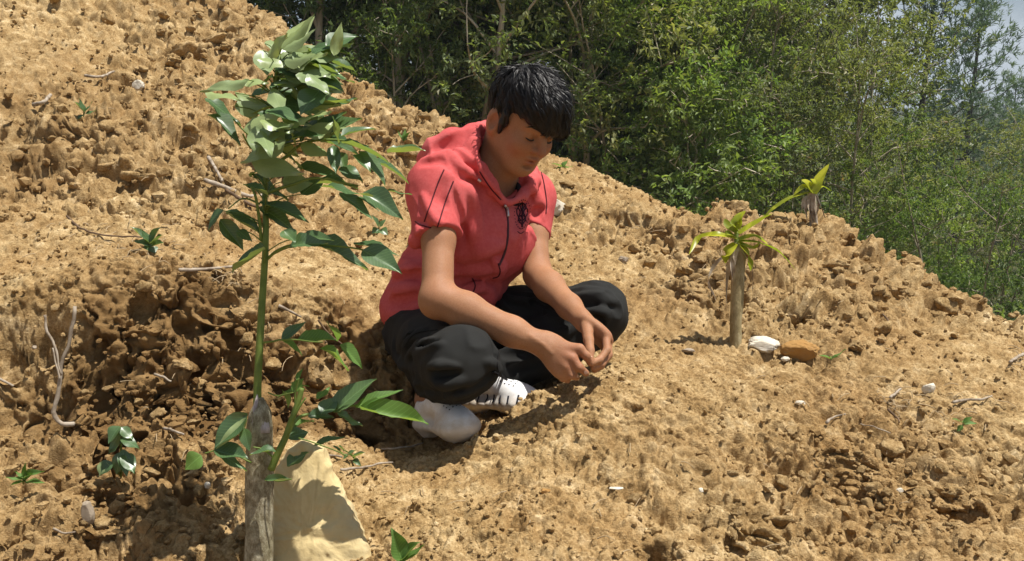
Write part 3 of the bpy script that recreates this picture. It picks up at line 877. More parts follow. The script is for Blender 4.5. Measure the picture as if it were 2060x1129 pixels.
# ------------------------------------------------------------------ thin smoke-blue air over the valley
def haze():
    lo, hi = np.array([-720.0, -720.0, -6.5]), np.array([720.0, 760.0, 44.0])
    V = np.array([[(lo, hi)[i][0], (lo, hi)[j][1], (lo, hi)[k][2]] for i in (0, 1) for j in (0, 1) for k in (0, 1)])
    F = np.array([(0, 1, 3, 2), (4, 6, 7, 5), (0, 4, 5, 1), (2, 3, 7, 6), (0, 2, 6, 4), (1, 5, 7, 3)])
    m = bpy.data.materials.new('haze'); m.use_nodes = True; n = m.node_tree.nodes; n.clear()
    o = n.new('ShaderNodeOutputMaterial'); v = n.new('ShaderNodeVolumePrincipled')
    v.inputs['Color'].default_value = (.80, .90, 1.0, 1); v.inputs['Density'].default_value = HAZE
    v.inputs['Anisotropy'].default_value = .2
    m.node_tree.links.new(v.outputs[0], o.inputs['Volume'])
    tag(place('haze', raw_mesh('haze', V, F, [m], False)), 'thin bluish haze over the valley wood', kind='stuff')
HAZE = 0.0013
haze()
# ------------------------------------------------------------------ the boy squatting on the slope
YAW_F = camvec(.75, 0, .66); YAW_R = camvec(-.66, 0, .75)          # where his chest points, his right side
ph = math.radians(35)
HF = math.cos(ph) * camvec(.66, 0, .75) - math.sin(ph) * UPV          # bowed head
HU = math.sin(ph) * camvec(.66, 0, .75) + math.cos(ph) * UPV
HR = np.cross(HF, HU); HR = unit(HR)
if HR.dot(YAW_R) < 0: HR = -HR
HC = W(1050, 248, 1.90); HS = 0.885
def HP(f, u, r): return HC + (HF * f + HU * u + HR * r) * HS
boy = thing('person', 'boy in a short sleeved coral hooded jacket and black trousers squatting on the dug soil', 'person', W(930, 850, 1.88))

r_sh, r_el, r_wr = W(884, 372, 1.87), W(880, 600, 1.745), W(1082, 690, 1.715)
l_sh, l_el, l_wr = W(1066, 392, 2.09), W(1082, 553, 1.97), W(1168, 640, 1.80)
neck0, chest, waist, hip = W(985, 330, 1.98), W(955, 430, 2.02), W(905, 560, 2.07), W(866, 660, 2.09)
r_hip, l_hip = W(838, 672, 2.03), W(915, 664, 2.15)
r_kn, r_an = W(928, 732, 1.69), W(866, 805, 1.885)
l_kn, l_an = W(1196, 634, 1.95), W(985, 780, 1.955)

# ---- skin: one continuous body
B = Sculpt(W(740, 900, 2.0) - np.array([.12, .55, .12]), W(1280, 100, 2.0) + np.array([.08, .40, .08]), 0.0033)
B.hs = HS
B.ell(HP(-.012, .035, 0), (HF, HU, HR), (.094, .088, .074), .01)                 # skull
B.ell(HP(.022, -.030, 0), (HF, HU, HR), (.066, .085, .062), .03)                 # face
B.cone(HP(.048, -.082, 0), HP(.060, -.090, 0), .026, .021, .030)                 # chin
for s in (1, -1):
    B.cone(HP(-.012, -.045, s * .052), HP(.045, -.085, s * .020), .022, .020, .03)   # jaw line
    B.ell(HP(.060, -.028, s * .036), (HF, HU, HR), (.022, .024, .024), .02)          # cheek
    B.ell(HP(.082, .000, s * .031), (HF, HU, HR), (.018, .011, .017), .012, 'sub')   # eye hollow
    B.ell(HP(.0685, .0005, s * .031), (HF, HU, HR), (.0145, .012, .0155), .006)        # lowered lid
    B.cone(HP(.083, .019, s * .014), HP(.070, .022, s * .044), .009, .008, .012)      # brow
    ear = HP(-.014, -.012, s * .077)
    B.ell(ear, (HF * .94 + HU * .25, HU * .94 - HF * .25, HR), (.022, .034, .013), .004)
    B.ell(HP(-.005, -.008, s * .086), (HF, HU, HR), (.011, .021, .010), .003, 'sub')
    B.cone(HP(-.004, -.038, s * .070), HP(-.006, -.030, s * .072), .008, .008, .006)
B.chain([HP(.082, .016, 0), HP(.093, -.004, 0), HP(.106, -.026, 0)], [.0078, .0086, .0110], .010)   # nose
for s in (1, -1):
    B.ell(HP(.091, -.0295, s * .0115), (HF, HU, HR), (.0105, .0078, .0075), .006)
    B.ell(HP(.093, -.0375, s * .0065), (HF, HU, HR), (.004, .003, .0035), .002, 'sub')
B.ell(HP(.080, -.0535, 0), (HF, HU, HR), (.0145, .0064, .022), .004)           # upper lip
B.ell(HP(.078, -.0660, 0), (HF, HU, HR), (.0145, .0074, .018), .004)           # lower lip
B.ell(HP(.0925, -.0595, 0), (HF, HU, HR), (.0090, .0018, .023), .002, 'sub')
B.ell(HP(.083, -.0775, 0), (HF, HU, HR), (.012, .005, .018), .008, 'sub')
B.hs = 1.0
B.chain([HP(-.030, -.050, 0), W(1002, 335, 1.955), W(975, 385, 2.0)], [.050, .047, .070], .02)        # neck
B.cone(r_sh, l_sh, .045, .045, .03); B.ell(chest, (YAW_F, UPV, YAW_R), (.09, .14, .13), .03)
B.ell(waist, (YAW_F, UPV, YAW_R), (.085, .12, .115), .04); B.ell(hip, (YAW_F, UPV, YAW_R), (.08, .07, .10), .04)
B.cone(r_hip, r_kn, .055, .042, .03); B.cone(r_kn, r_an, .038, .030, .02)
B.cone(l_hip, l_kn, .065, .05, .03); B.cone(l_kn, l_an, .045, .030, .02)
B.cone(r_an, W(925, 852, 1.80), .030, .026, .02); B.cone(l_an, W(1045, 806, 1.91), .030, .024, .02)
def arm(sh, el, wr, rs):
    m = sh + (el - sh) * .5; f1 = el + (wr - el) * .28; f2 = el + (wr - el) * .75
    B.chain([sh, m, el, f1, f2, wr], rs, .02)
arm(r_sh, r_el, r_wr, [.042, .0325, .0325, .0350, .0275, .0230])
arm(l_sh, l_el, l_wr, [.040, .0310, .0300, .0315, .0240, .0210])
B.cone(r_el + np.array([-.004, 0, -.012]), r_el + np.array([.02, 0, -.01]), .027, .026, .02)
def finger(P_, R_, k=.0035, palm=None):
    if palm is not None: B.cone(palm, P_[0], R_[0] * 1.12, R_[0] * 1.08, .009)
    B.chain(P_, R_, k)
# his right hand: back towards us, fingers closed on the left hand's finger tips
rk = [W(1166, 702, 1.695), W(1152, 722, 1.688), W(1139, 738, 1.690), W(1124, 749, 1.697)]
B.ell(W(1122, 716, 1.705), (rk[1] - r_wr, rk[0] - rk[3], np.cross(rk[1] - r_wr, rk[0] - rk[3])), (.050, .033, .0165), .02)
for q in rk: B.cone(W(1098, 699, 1.713), q, .017, .0105, .008)
finger([rk[0], W(1180, 716, 1.690), W(1187, 731, 1.698)], [.0092, .0080, .0066])
finger([rk[1], W(1166, 740, 1.680), W(1179, 751, 1.690)], [.0094, .0083, .0070])
finger([rk[2], W(1150, 755, 1.686), W(1160, 759, 1.703)], [.0090, .0080, .0070])
finger([rk[3], W(1133, 761, 1.696), W(1142, 765, 1.712)], [.0082, .0074, .0065])
B.cone(W(1110, 700, 1.725), W(1150, 703, 1.735), .015, .0115, .012)                      # thumb, behind the palm's upper side
finger([W(1150, 703, 1.735), W(1172, 710, 1.728), W(1184, 724, 1.712)], [.0112, .0095, .0075])
# his left hand: hangs from the wrist, thumb in front, fingers curled round below
lk = [W(1219, 676, 1.762), W(1222, 684, 1.778), W(1221, 691, 1.794), W(1217, 698, 1.808)]
B.ell(W(1197, 664, 1.785), (lk[1] - l_wr, lk[0] - lk[3], np.cross(lk[1] - l_wr, lk[0] - lk[3])), (.046, .033, .0160), .016)
for q in lk: B.cone(W(1176, 650, 1.796), q, .016, .0098, .008)
finger([lk[0], W(1221, 705, 1.735), W(1206, 724, 1.718), W(1190, 731, 1.706)], [.0090, .0080, .0072, .0062])
finger([lk[1], W(1224, 714, 1.752), W(1210, 733, 1.732), W(1193, 740, 1.716)], [.0092, .0083, .0074, .0064])
finger([lk[2], W(1221, 719, 1.770), W(1209, 737, 1.750), W(1196, 745, 1.733)], [.0088, .0078, .0070, .0062])
finger([lk[3], W(1216, 720, 1.788), W(1206, 735, 1.772), W(1198, 742, 1.757)], [.0078, .0070, .0064, .0056])
finger([W(1180, 657, 1.772), W(1184, 684, 1.737), W(1187, 706, 1.716), W(1187, 723, 1.704)], [.0130, .0105, .0088, .0070], .004)
# tendons and veins on the near hand and forearm
for q in rk[:3]: B.cone(W(1106, 700, 1.700), q + unit(-FWD) * .0045, .0030, .0050, .006)
B.chain([W(1066, 676, 1.6955), W(1090, 692, 1.694), W(1110, 710, 1.690)], [.0016, .0018, .0014], .007)
V, F = B.mesh()
M_skin = Mat('skin', 0.60, 0.22)
_n = M_skin.noise(18, 4); _f = M_skin.noise(320, 3, .6)
_base = (M_skin.mix(.35, M_skin.ramp(_n, [(.3, (.285, .135, .068)), (.55, (.335, .166, .087)), (.75, (.385, .20, .11))]),
                        M_skin.ramp(_f, [(.3, (.30, .135, .062)), (.7, (.45, .235, .13))])))
M_skin.color(M_skin.mix(M_skin.math('MULTIPLY', M_skin.attr('flush'), .75), _base, (.30, .085, .050))).bump(_f, .0006, .5)
M_skin.b.inputs['Subsurface Weight'].default_value = .25
M_skin.b.inputs['Subsurface Radius'].default_value = (.010, .004, .002)
M_skin.b.inputs['Subsurface Scale'].default_value = .5
body = part('body', V, F, M_skin.m, boy)
lipc = HP(.088, -.0595, 0); dl = np.linalg.norm(((V - lipc) @ np.stack([HF, HU, HR], 1)) / (np.array([.02, .0125, .022]) * HS), axis=1)
flush = np.clip(1.25 - dl, 0, 1)
for c_, r_ in ((HP(.07, -.035, .04), .03), (HP(.07, -.035, -.04), .03), (HP(-.012, -.012, .078), .03), (HP(.104, -.026, 0), .014), (rk[1], .03), (lk[1], .03), (r_el, .03), (l_el, .03)):
    flush = np.maximum(flush, .45 * np.exp(-(np.linalg.norm(V - c_, axis=1) / r_) ** 2))
vattr(body.data, 'flush', flush)
def caster(V, F):
    return BVHTree.FromPolygons([tuple(v) for v in V], [tuple(int(i) for i in f) for f in F])
def sight(bv, px, py, off=0.0):
    """the point of a surface seen at a photo position, lifted off it a little along its normal"""
    d = unit((px - CX) / FPX * RIGHT + (CY - py) / FPX * UPV + FWD)
    h = bv.ray_cast(Vector(CAM), Vector(d))
    if h[0] is None: return None
    n = np.array(h[1]); n = n if n.dot(d) < 0 else -n
    return np.array(h[0]) + n * off, n
def press(S, bv, path, r, op, depth, n=10, k=.012):
    # a ridge ('add') or groove ('sub') laid along a line on the cloth
    P_ = [sight(bv, a, b, depth) for a, b in spline(path, n)]
    P_ = [q[0] for q in P_ if q is not None]
    if len(P_) < 3: return
    P_ = [p for i, p in enumerate(P_) if i == 0 or np.linalg.norm(p - P_[i - 1]) < .06]
    m = len(P_)
    rr = [max(.0012, r * (.35 + .65 * math.sin(math.pi * (i + .5) / m))) for i in range(m)]
    S.chain(P_, rr, k, op)
def c3(x, y): return 740 + x / 2.741, 100 + y / 2.741
def c4(x, y): return 740 + x / 2.554, 478 + y / 2.554
def seam(bv, path, rad, off, n=30, sides=5):
    P2 = spline(path, n); out = []
    for a, b in P2:
        q = sight(bv, a, b, off)
        if q is not None: out.append(q[0])
    out = np.array(out)
    if len(out) > 4: out[1:-1] = (out[:-2] + 2 * out[1:-1] + out[2:]) / 4
    return tube(out, rad, sides)
bvb = caster(V, F)
M_dark = Mat('dark_hair_fine', .5, .4).color((.012, .009, .008))
for s in (1, -1):
    lash = [HP(.083 - .25 * abs(t), -.0055 - 2.2 * t * t, s * (.031 + t * .9)) for t in (-.016, -.008, 0, .008, .016)]
    q = [HP(.0805, -.0055, s * .018), HP(.0835, -.0075, s * .026), HP(.0825, -.0072, s * .034), HP(.0770, -.0045, s * .043)]
    part('eyelash', *tube(spline(q, 10), np.array([.0008] + [.0016] * 8 + [.0008]), 5), M_dark.m, boy)
    q = [HP(.0905, .0205, s * .013), HP(.0885, .0255, s * .026), HP(.0800, .0260, s * .039), HP(.0700, .0205, s * .049)]
    P_ = spline(q, 12)
    hit = []
    for p in P_:
        h = bvb.find_nearest(Vector(p)); hit.append(np.array(h[0]) + (p - np.array(h[0])) * 0.0 + unit(p - HC) * .0006)
    part('eyebrow', *tube(np.array(hit), np.array([.0018] + [.0034] * 6 + [.0028, .0022, .0016, .001, .0006]), 5), M_dark.m, boy)

M_nail = Mat('fingernail', .35, .4).color((.55, .34, .26))
for c_, ax_, w_ in ((W(1186, 718, 1.6965), W(1187, 723, 1.70) - W(1187, 706, 1.712), .0048), (W(1176, 748, 1.6835), W(1179, 751, 1.69) - W(1166, 740, 1.68), .0042), (W(1158, 756, 1.6920), W(1160, 759, 1.703) - W(1150, 755, 1.686), .0040)):
    h = bvb.find_nearest(Vector(c_)); p = np.array(h[0]); n = np.array(h[1]); n = n if n.dot(FWD) < 0 else -n
    a = unit(ax_ - n * n.dot(ax_)); b = np.cross(n, a); t = np.linspace(0, 2 * math.pi, 13)[:-1]
    Vn = np.vstack([p + n * .0010, p + n * .0004 + w_ * (np.cos(t)[:, None] * a * 1.2 + np.sin(t)[:, None] * b * .85)])
    part('fingernail', Vn, np.array([(0, i + 1, (i + 1) % 12 + 1) for i in range(12)]), M_nail.m, body)

# ---- hair: a dense cap and several thousand locks growing out of the crown
def scalp(f, u, r):
    d = unit(np.array([f, u, r])); c = (.098, .094, .079)
    k = 1 / math.sqrt((d[0] / c[0]) ** 2 + (d[1] / c[1]) ** 2 + (d[2] / c[2]) ** 2)
    return d * k * HS
def hair():
    S = Sculpt(HC - .19, HC + .19, .003); S.hs = HS
    S.ell(HP(-.014, .038, 0), (HF, HU, HR), (.098, .093, .0775), .01)
    S.ell(HP(.006, .082, .0), (HF, HU, HR), (.088, .050, .072), .03)               # raised top
    S.ell(HP(.070, .050, .004), (HF, HU, HR), (.032, .040, .056), .03)              # fringe
    S.cut(HP(-.040, -.022, 0), -HU * .9 + HF * .35, HC - .2, HC + .2, .01)
    for s in (1, -1):
        S.ell(HP(.045, -.050, s * .05), (HF, HU, HR), (.066, .085, .06), .012, 'sub')        # face side
        S.ell(HP(-.010, -.026, s * .088), (HF, HU, HR), (.030, .036, .03), .01, 'sub')       # round the ear
    S.ell(HP(.085, -.046, 0), (HF, HU, HR), (.060, .062, .07), .012, 'sub')
    for s in (1, -1):
        S.chain([HP(.016, .030, s * .0715), HP(.014, .000, s * .0720), HP(.012, -.026, s * .0690)], [.012, .009, .004], .006)      # sideburn
    S.ell(HP(.092, .030, -.022), (HF, HU, HR), (.011, .015, .032), .02)
    cen = HP(-.045, .110, .020)
    def comb(P):
        q = P - cen; a = np.arctan2(q @ HR, q @ HF); rr = np.linalg.norm(q, axis=1)
        c = np.stack([np.cos(a) * 8, np.sin(a) * 8, rr * 8], 1)
        return -.0042 * fbm(c, 1.0, 4, 3) - .002 * vnoise(c * 3, 1.0, 8)
    S.relief(comb)
    return S.mesh()
hV, hF = hair()
M_hair = Mat('black_hair', .42, .28)
_h = M_hair.noise(60, 4, .6, (1, 1, 1))
M_hair.color(M_hair.ramp(_h, [(.35, (.006, .005, .005)), (.7, (.016, .013, .012))]))
hair_o = part('hair', hV, hF, M_hair.m, boy)
def locks():
    r = np.random.default_rng(21); bv = caster(hV, hF)
    cen = HP(-.045, .122, .020); Vs = []; Fs = []; o = 0
    for i in range(8000):
        dd = r.normal(size=3); dd[1] = abs(dd[1]) * .9 + .05 * r.normal()
        if dd[1] < -.1: continue
        sc_ = scalp(*dd)
        p0 = HC + HF * sc_[0] + HU * (sc_[1] + .03 * HS) + HR * sc_[2]
        h = bv.find_nearest(Vector(p0 + unit(p0 - HC) * .05))
        p = np.array(h[0]); n = np.array(h[1]); n = n if n.dot(p - HC) > 0 else -n
        u = p - cen; u = u - n * u.dot(n); dist = np.linalg.norm(u)
        if dist < .007: continue
        cl = vnoise(np.array([p * 42]), 1.0, 77)[0]
        t = unit(unit(u) + r.normal(size=3) * .05 + np.cross(n, unit(u)) * (.35 + .25 * cl))
        front = max(0, unit(p - HC).dot(HF)); top = max(0, unit(p - HC).dot(HU))
        if unit(p - HC).dot(HU) < .12 and front < .3: ln = r.uniform(.008, .016)
        else: ln = r.uniform(.038, .075) * (0.75 + .25 * front)
        lift = r.uniform(.0005, .0060) + .004 * cl + (.011 if r.uniform() < .06 and top > .6 else 0)
        pts_ = [p - n * .003]; q = p.copy(); tv = t + n * .10
        m = 7
        for k in range(m):
            q = q + unit(tv) * ln / m
            hh = bv.find_nearest(Vector(q)); nn = np.array(hh[1]); nn = nn if nn.dot(q - HC) > 0 else -nn
            hgt = (q - np.array(hh[0])).dot(nn)
            q = q - nn * np.clip(hgt - lift * math.sin(math.pi * (k + 1) / (m + .5)), -.004, .004)
            pts_.append(q.copy())
            tv = unit(tv); tv = tv - nn * nn.dot(tv) * .8 + np.array([0, 0, -.10]) * (.4 + front)
        pts_ = np.array(pts_); w = r.uniform(.0005, .0011) * np.array([.8, 1, 1, 1, .9, .75, .45, .05])
        T = np.gradient(pts_, axis=0); sd = np.cross(T, n); sd /= np.linalg.norm(sd, axis=1)[:, None] + 1e-9
        up = np.cross(sd, T); up /= np.linalg.norm(up, axis=1)[:, None] + 1e-9
        V_ = np.concatenate([pts_ - sd * w[:, None], pts_ + up * w[:, None] * .5, pts_ + sd * w[:, None]])
        for k in range(m):
            for a, b in ((0, 8), (8, 16)):
                Fs.append((o + a + k, o + b + k, o + b + k + 1, o + a + k + 1))
        Vs.append(V_); o += 24
    return np.vstack(Vs), np.array(Fs)
lV, lF = locks()
part('hair_locks', lV, lF, M_hair.m, hair_o)

# ---- trousers
def creases(P, seed, along, s=.055, stretch=4.0, sharp=3.0):
    a = unit(along); L_ = (P @ a)[:, None] * a
    Q_ = (P - L_) + L_ / stretch
    Q_ = Q_ + .018 * np.stack([vnoise(P, .07, seed + 1), vnoise(P, .07, seed + 2), vnoise(P, .07, seed + 3)], 1)
    return (1 - np.abs(vnoise(Q_, s, seed))) ** sharp
def cloth_noise(P, seed, s1=.10, s2=.03):
    return fbm(P * np.array([1, 1, .7]), s1, seed, 2) * .6 + fbm(P, s2, seed + 5, 2) * .3
T_ = Sculpt(W(760, 900, 2.0) - np.array([.10, .50, .08]), W(1280, 560, 2.0) + np.array([.06, .30, .06]), 0.0042)
T_.ell(W(878, 668, 2.09), (YAW_F, UPV, YAW_R), (.110, .085, .125), .03)
T_.ell(W(838, 676, 2.07), (RIGHT, UPV, FWD), (.050, .070, .07), .04)
T_.chain([W(838, 668, 2.03), W(880, 704, 1.86), r_kn], [.075, .076, .062], .03)
T_.ell(W(934, 727, 1.695), (RIGHT, UPV, FWD), (.062, .054, .058), .03)
T_.chain([r_kn, W(912, 752, 1.78), W(886, 772, 1.87)], [.058, .056, .050], .035)
T_.ell(W(908, 755, 1.77), (RIGHT, UPV, FWD), (.066, .040, .06), .03)
T_.chain([l_hip, W(1050, 648, 2.06), l_kn], [.088, .080, .064], .03)
T_.ell(W(1204, 628, 1.95), (RIGHT, UPV, FWD), (.060, .060, .06), .03)
T_.chain([l_kn, W(1120, 690, 1.95), W(1020, 752, 1.955)], [.060, .060, .052], .03)
T_.cone(W(1020, 752, 1.955), W(1000, 766, 1.955), .050, .046, .02)
T_.cut(W(872, 806, 1.87), -UPV, W(872, 815, 1.87) - .14, W(872, 815, 1.87) + .14, .01)
# folds: ridges across the bent knee and along the thighs
rt = random.Random(4)
_v, _f = T_.mesh(); bv0 = caster(_v, _f)
for path, r, op, dep, k in [
    ([c4(165,590), c4(222,512), c4(300,468)], .008, 'add', -.002, .010), ([c4(200,630), c4(262,562), c4(335,520)], .008, 'add', -.002, .010), ([c4(245,610), c4(312,562), c4(385,545)], .007, 'add', -.002, .010), ([c4(150,640), c4(175,560), c4(240,490)], .008, 'sub', .002, .010),
    ([c4(185,605), c4(240,538), c4(315,495)], .006, 'sub', .001, .008), ([c4(225,620), c4(285,562), c4(355,532)], .006, 'sub', .001, .008), ([c4(340,695), c4(385,700), c4(440,702)], .020, 'sub', .004, .012), ([c4(310,665), c4(380,652), c4(470,665)], .007, 'add', -.001, .008),
    ([c4(350,750), c4(420,762), c4(490,725)], .008, 'add', -.001, .008), ([c4(300,780), c4(400,800), c4(520,770)], .006, 'sub', .001, .010), ([c4(280,800), c4(400,825), c4(540,800)], .006, 'add', -.001, .010), ([c4(640,560), c4(655,620), c4(640,700)], .006, 'sub', .001, .008),
    ([c4(600,640), c4(660,660), c4(640,720)], .008, 'add', -.002, .008), ([c4(520,780), c4(600,740), c4(640,690)], .005, 'sub', .001, .008), ([c4(255,700), c4(270,780), c4(330,830)], .007, 'add', -.002, .010), ([c4(130,520), c4(160,640), c4(240,680)], .008, 'add', -.003, .012),
    ([c4(640,325), c4(720,368), c4(790,385)], .008, 'add', -.002, .010), ([c4(680,290), c4(800,325), c4(910,378)], .009, 'add', -.002, .010), ([c4(760,290), c4(850,310), c4(915,350)], .008, 'add', -.002, .010), ([c4(700,400), c4(800,412), c4(905,408)], .008, 'add', -.002, .010),
    ([c4(660,310), c4(760,348), c4(905,395)], .006, 'sub', .002, .008), ([c4(720,285), c4(830,318), c4(915,365)], .006, 'sub', .002, .008), ([c4(620,350), c4(720,388), c4(900,400)], .006, 'sub', .002, .008),
    ([c4(1040,268), c4(1120,262), c4(1200,275)], .006, 'add', -.002, .010), ([c4(1100,345), c4(1180,340), c4(1260,360)], .007, 'sub', .002, .010), ([c4(1105,392), c4(1185,378), c4(1225,400), c4(1212,455)], .008, 'add', -.001, .008), ([c4(1120,420), c4(1180,410), c4(1200,450)], .007, 'sub', .002, .008),
    ([c4(1080,300), c4(1180,300), c4(1290,340)], .006, 'add', -.002, .012), ([c4(715,645), c4(780,635), c4(845,632)], .009, 'add', -.001, .008), ([c4(700,600), c4(800,590), c4(880,580)], .008, 'sub', .002, .012), ([c4(740,690), c4(820,660), c4(890,640)], .006, 'sub', .001, .010), ([c4(900,480), c4(980,500), c4(1060,470)], .008, 'add', -.002, .012)]:
    press(T_, bv0, path, r, op, dep, 12, k)
def tr_fold(P):
    near_leg = np.clip((W(1010, 700, 1.8)[0] - P[:, 0]) / .03, 0, 1)
    f = creases(P, 41, r_kn - r_hip, .040) * near_leg + creases(P, 42, l_kn - l_hip + UPV * -.05, .036) * (1 - near_leg)
    low = np.clip((W(900, 735, 1.75)[2] - P[:, 2]) / .03, 0, 1) * near_leg
    f = f * (1 - low) + low * creases(P, 43, RIGHT * .9 + UPV * .3, .030, 3.0)
    return -.0055 * f - .004 * cloth_noise(P, 3, .075, .024) + .002
T_.relief(tr_fold)
tV, tF = T_.mesh()
M_tr = Mat('black_cotton', .85, .2)
_t = M_tr.noise(900, 2); _t2 = M_tr.noise(9, 4)
M_tr.color(M_tr.ramp(_t2, [(.3, (.012, .012, .0115)), (.7, (.024, .024, .022))])).bump(_t, .0008, .6)
trousers = part('trousers', tV, tF, M_tr.m, boy)
bvt = caster(tV, tF)
M_seam = Mat('black_thread', .9, .1).color((.010, .009, .009))
for path in ([(812, 700), (835, 672), (880, 664)], [(1006, 756), (1000, 735), (1003, 705)]):
    part('trouser_seam', *seam(bvt, path, .0013, .0002, 18), M_seam.m, trousers)

part('cuff_tie', *seam(bvt, [c4(640, 688), c4(680, 708), c4(722, 738)], .0035, .002, 10), M_seam.m, trousers)

# ---- hooded jacket
J = Sculpt(W(770, 680, 2.05) - np.array([.06, .42, .06]), W(1110, 250, 2.05) + np.array([.06, .30, .06]), 0.0040)
J.ell(W(957, 425, 2.02), (YAW_F, UPV * .97 + RIGHT * .22, YAW_R), (.118, .165, .150), .02)
J.ell(W(990, 480, 1.975), (YAW_F, UPV, YAW_R), (.085, .085, .12), .05)                   # chest hangs forward
J.ell(W(903, 560, 2.07), (YAW_F, UPV, YAW_R), (.120, .115, .135), .05)
J.ell(W(884, 618, 2.085), (YAW_F, UPV, YAW_R), (.135, .085, .148), .04)
J.ell(W(955, 580, 2.02), (YAW_F, UPV, YAW_R), (.060, .055, .085), .03)                    # belly of the cloth
J.cone(W(848, 560, 2.10), W(828, 612, 2.10), .045, .042, .05)
J.cone(W(815, 590, 2.10), W(806, 634, 2.06), .030, .026, .03); J.cone(W(806, 634, 2.06), W(850, 622, 1.96), .026, .020, .03); J.cone(W(955, 590, 1.99), W(984, 600, 1.97), .030, .014, .025)
J.cone(r_sh, l_sh, .058, .055, .04)
J.cone(W(905, 330, 1.94), W(960, 340, 1.99), .052, .058, .04)
rs1, rs2 = W(882, 388, 1.865), W(879, 500, 1.80)
J.chain([r_sh, rs1, rs2], [.060, .062, .051], .03)
ls1, ls2 = W(1069, 400, 2.08), W(1074, 490, 2.03)
J.chain([l_sh, ls1, ls2], [.053, .052, .044], .03)
cr = W(879, 480, 1.812); nr_ = unit(rs2 - rs1 + RIGHT * .03 * 0)
J.cut(cr, nr_ + RIGHT * .18, cr - .075, cr + .075, .003)
cl = W(1074, 470, 2.04); nl_ = unit(ls2 - ls1)
J.cut(cl, nl_ - RIGHT * .35, cl - .062, cl + .062, .003)
# hollow cuffs round the arms
J.cone(cr + nr_ * .026, cr + nr_ * .06, .039, .039, .002, 'sub'); J.cone(cl + nl_ * .022, cl + nl_ * .05, .0345, .0345, .002, 'sub')
# turned cuffs
def ring(c, n, r, t):
    a = unit(np.cross(n, FWD)); b = np.cross(n, a)
    return [c + (a * math.cos(x) + b * math.sin(x)) * r for x in np.linspace(0, 2 * math.pi, 15)], [t] * 15
# hood lying on the shoulders, its rolled edge running down to the zip
J.ell(W(918, 312, 2.00), (RIGHT, UPV, FWD), (.064, .040, .075), .02)
J.chain([W(1016, 407, 1.895), W(990, 376, 1.885), W(964, 340, 1.885), W(948, 304, 1.91), W(952, 276, 1.96)], [.010, .020, .028, .034, .032], .006)
J.chain([W(952, 276, 1.96), W(982, 268, 2.03), W(1030, 290, 2.09), W(1062, 335, 2.07)], [.032, .032, .030, .022], .008)
J.chain([W(1062, 335, 2.07), W(1074, 365, 2.0), W(1050, 395, 1.93), W(1022, 409, 1.895)], [.022, .018, .014, .010], .008)
J.chain([W(945, 285, 1.94), W(912, 290, 1.93), W(880, 306, 1.94), W(862, 322, 1.97)], [.034, .036, .036, .030], .010)
J.chain([W(962, 338, 1.885), W(922, 322, 1.875), W(884, 324, 1.885), W(858, 334, 1.93)], [.024, .026, .024, .020], .008)
J.chain([W(990, 355, 1.885), W(972, 322, 1.885), W(966, 290, 1.905)], [.008, .010, .010], .010, 'sub')
# neck opening
J.chain([HP(-.03, -.06, 0), W(1003, 345, 1.95), W(1015, 385, 1.915)], [.058, .055, .022], .008, 'sub')
J.cone(W(1010, 345, 1.93), W(1034, 378, 1.88), .048, .022, .008, 'sub')
_v, _f = J.mesh(); bv0 = caster(_v, _f)
for path, r, op, dep, k in [
    ([c3(300,625), c3(420,605), c3(520,690), c3(600,730), c3(715,812)], .0065, 'sub', .001, .014), ([c3(335,572), c3(460,556), c3(555,640), c3(600,700)], .005, 'sub', .001, .014),
    ([c3(310,600), c3(440,575), c3(540,660), c3(640,750)], .007, 'add', -.002, .016), ([c3(380,545), c3(480,510), c3(540,450)], .006, 'sub', .002, .02),
    ([c3(640,490), c3(598,560), c3(635,680), c3(735,805)], .0045, 'add', .000, .008), ([c3(492,800), c3(525,930), c3(540,1050)], .007, 'sub', .002, .014), ([c3(560,760), c3(590,900), c3(580,1050)], .009, 'add', -.003, .02),
    ([c3(235,945), c3(330,965), c3(440,1040)], .004, 'sub', .001, .008), ([c3(300,800), c3(350,900), c3(400,960)], .005, 'add', -.002, .016), ([c3(420,720), c3(400,800), c3(420,850)], .004, 'sub', .002, .014), 
    ([c3(870,690), c3(930,800), c3(960,900)], .006, 'add', -.002, .016), ([c3(860,1000), c3(900,930), c3(960,880)], .006, 'sub', .002, .016), ([c3(800,1060), c3(850,980), c3(870,900)], .007, 'add', -.003, .018),
    ([c4(430,132), c4(560,128), c4(690,92)], .014, 'sub', .003, .012), ([c4(420,90), c4(540,85), c4(690,40)], .014, 'add', -.006, .02), ([c4(440,200), c4(530,165), c4(640,170)], .010, 'add', -.004, .014),
    ([c4(430,240), c4(520,215), c4(580,240)], .009, 'sub', .002, .012), ([c4(480,290), c4(560,260), c4(640,270)], .008, 'add', -.003, .014), ([c4(650,120), c4(680,160), c4(660,215)], .010, 'add', -.002, .012),
    ([c4(80,195), c4(170,175), c4(262,150)], .011, 'add', -.004, .016), ([c4(90,230), c4(180,215), c4(262,195)], .009, 'sub', .002, .016), ([c4(115,300), c4(190,260), c4(265,262)], .009, 'add', -.003, .016),
    ([c4(120,100), c4(200,70), c4(262,80)], .008, 'sub', .002, .018), ([c4(150,60), c4(210,20), c4(262,30)], .008, 'add', -.003, .018), ([c4(110,350), c4(180,320), c4(260,300)], .006, 'sub', .001, .016)]:
    press(J, bv0, path, r, op, dep, 12, k)
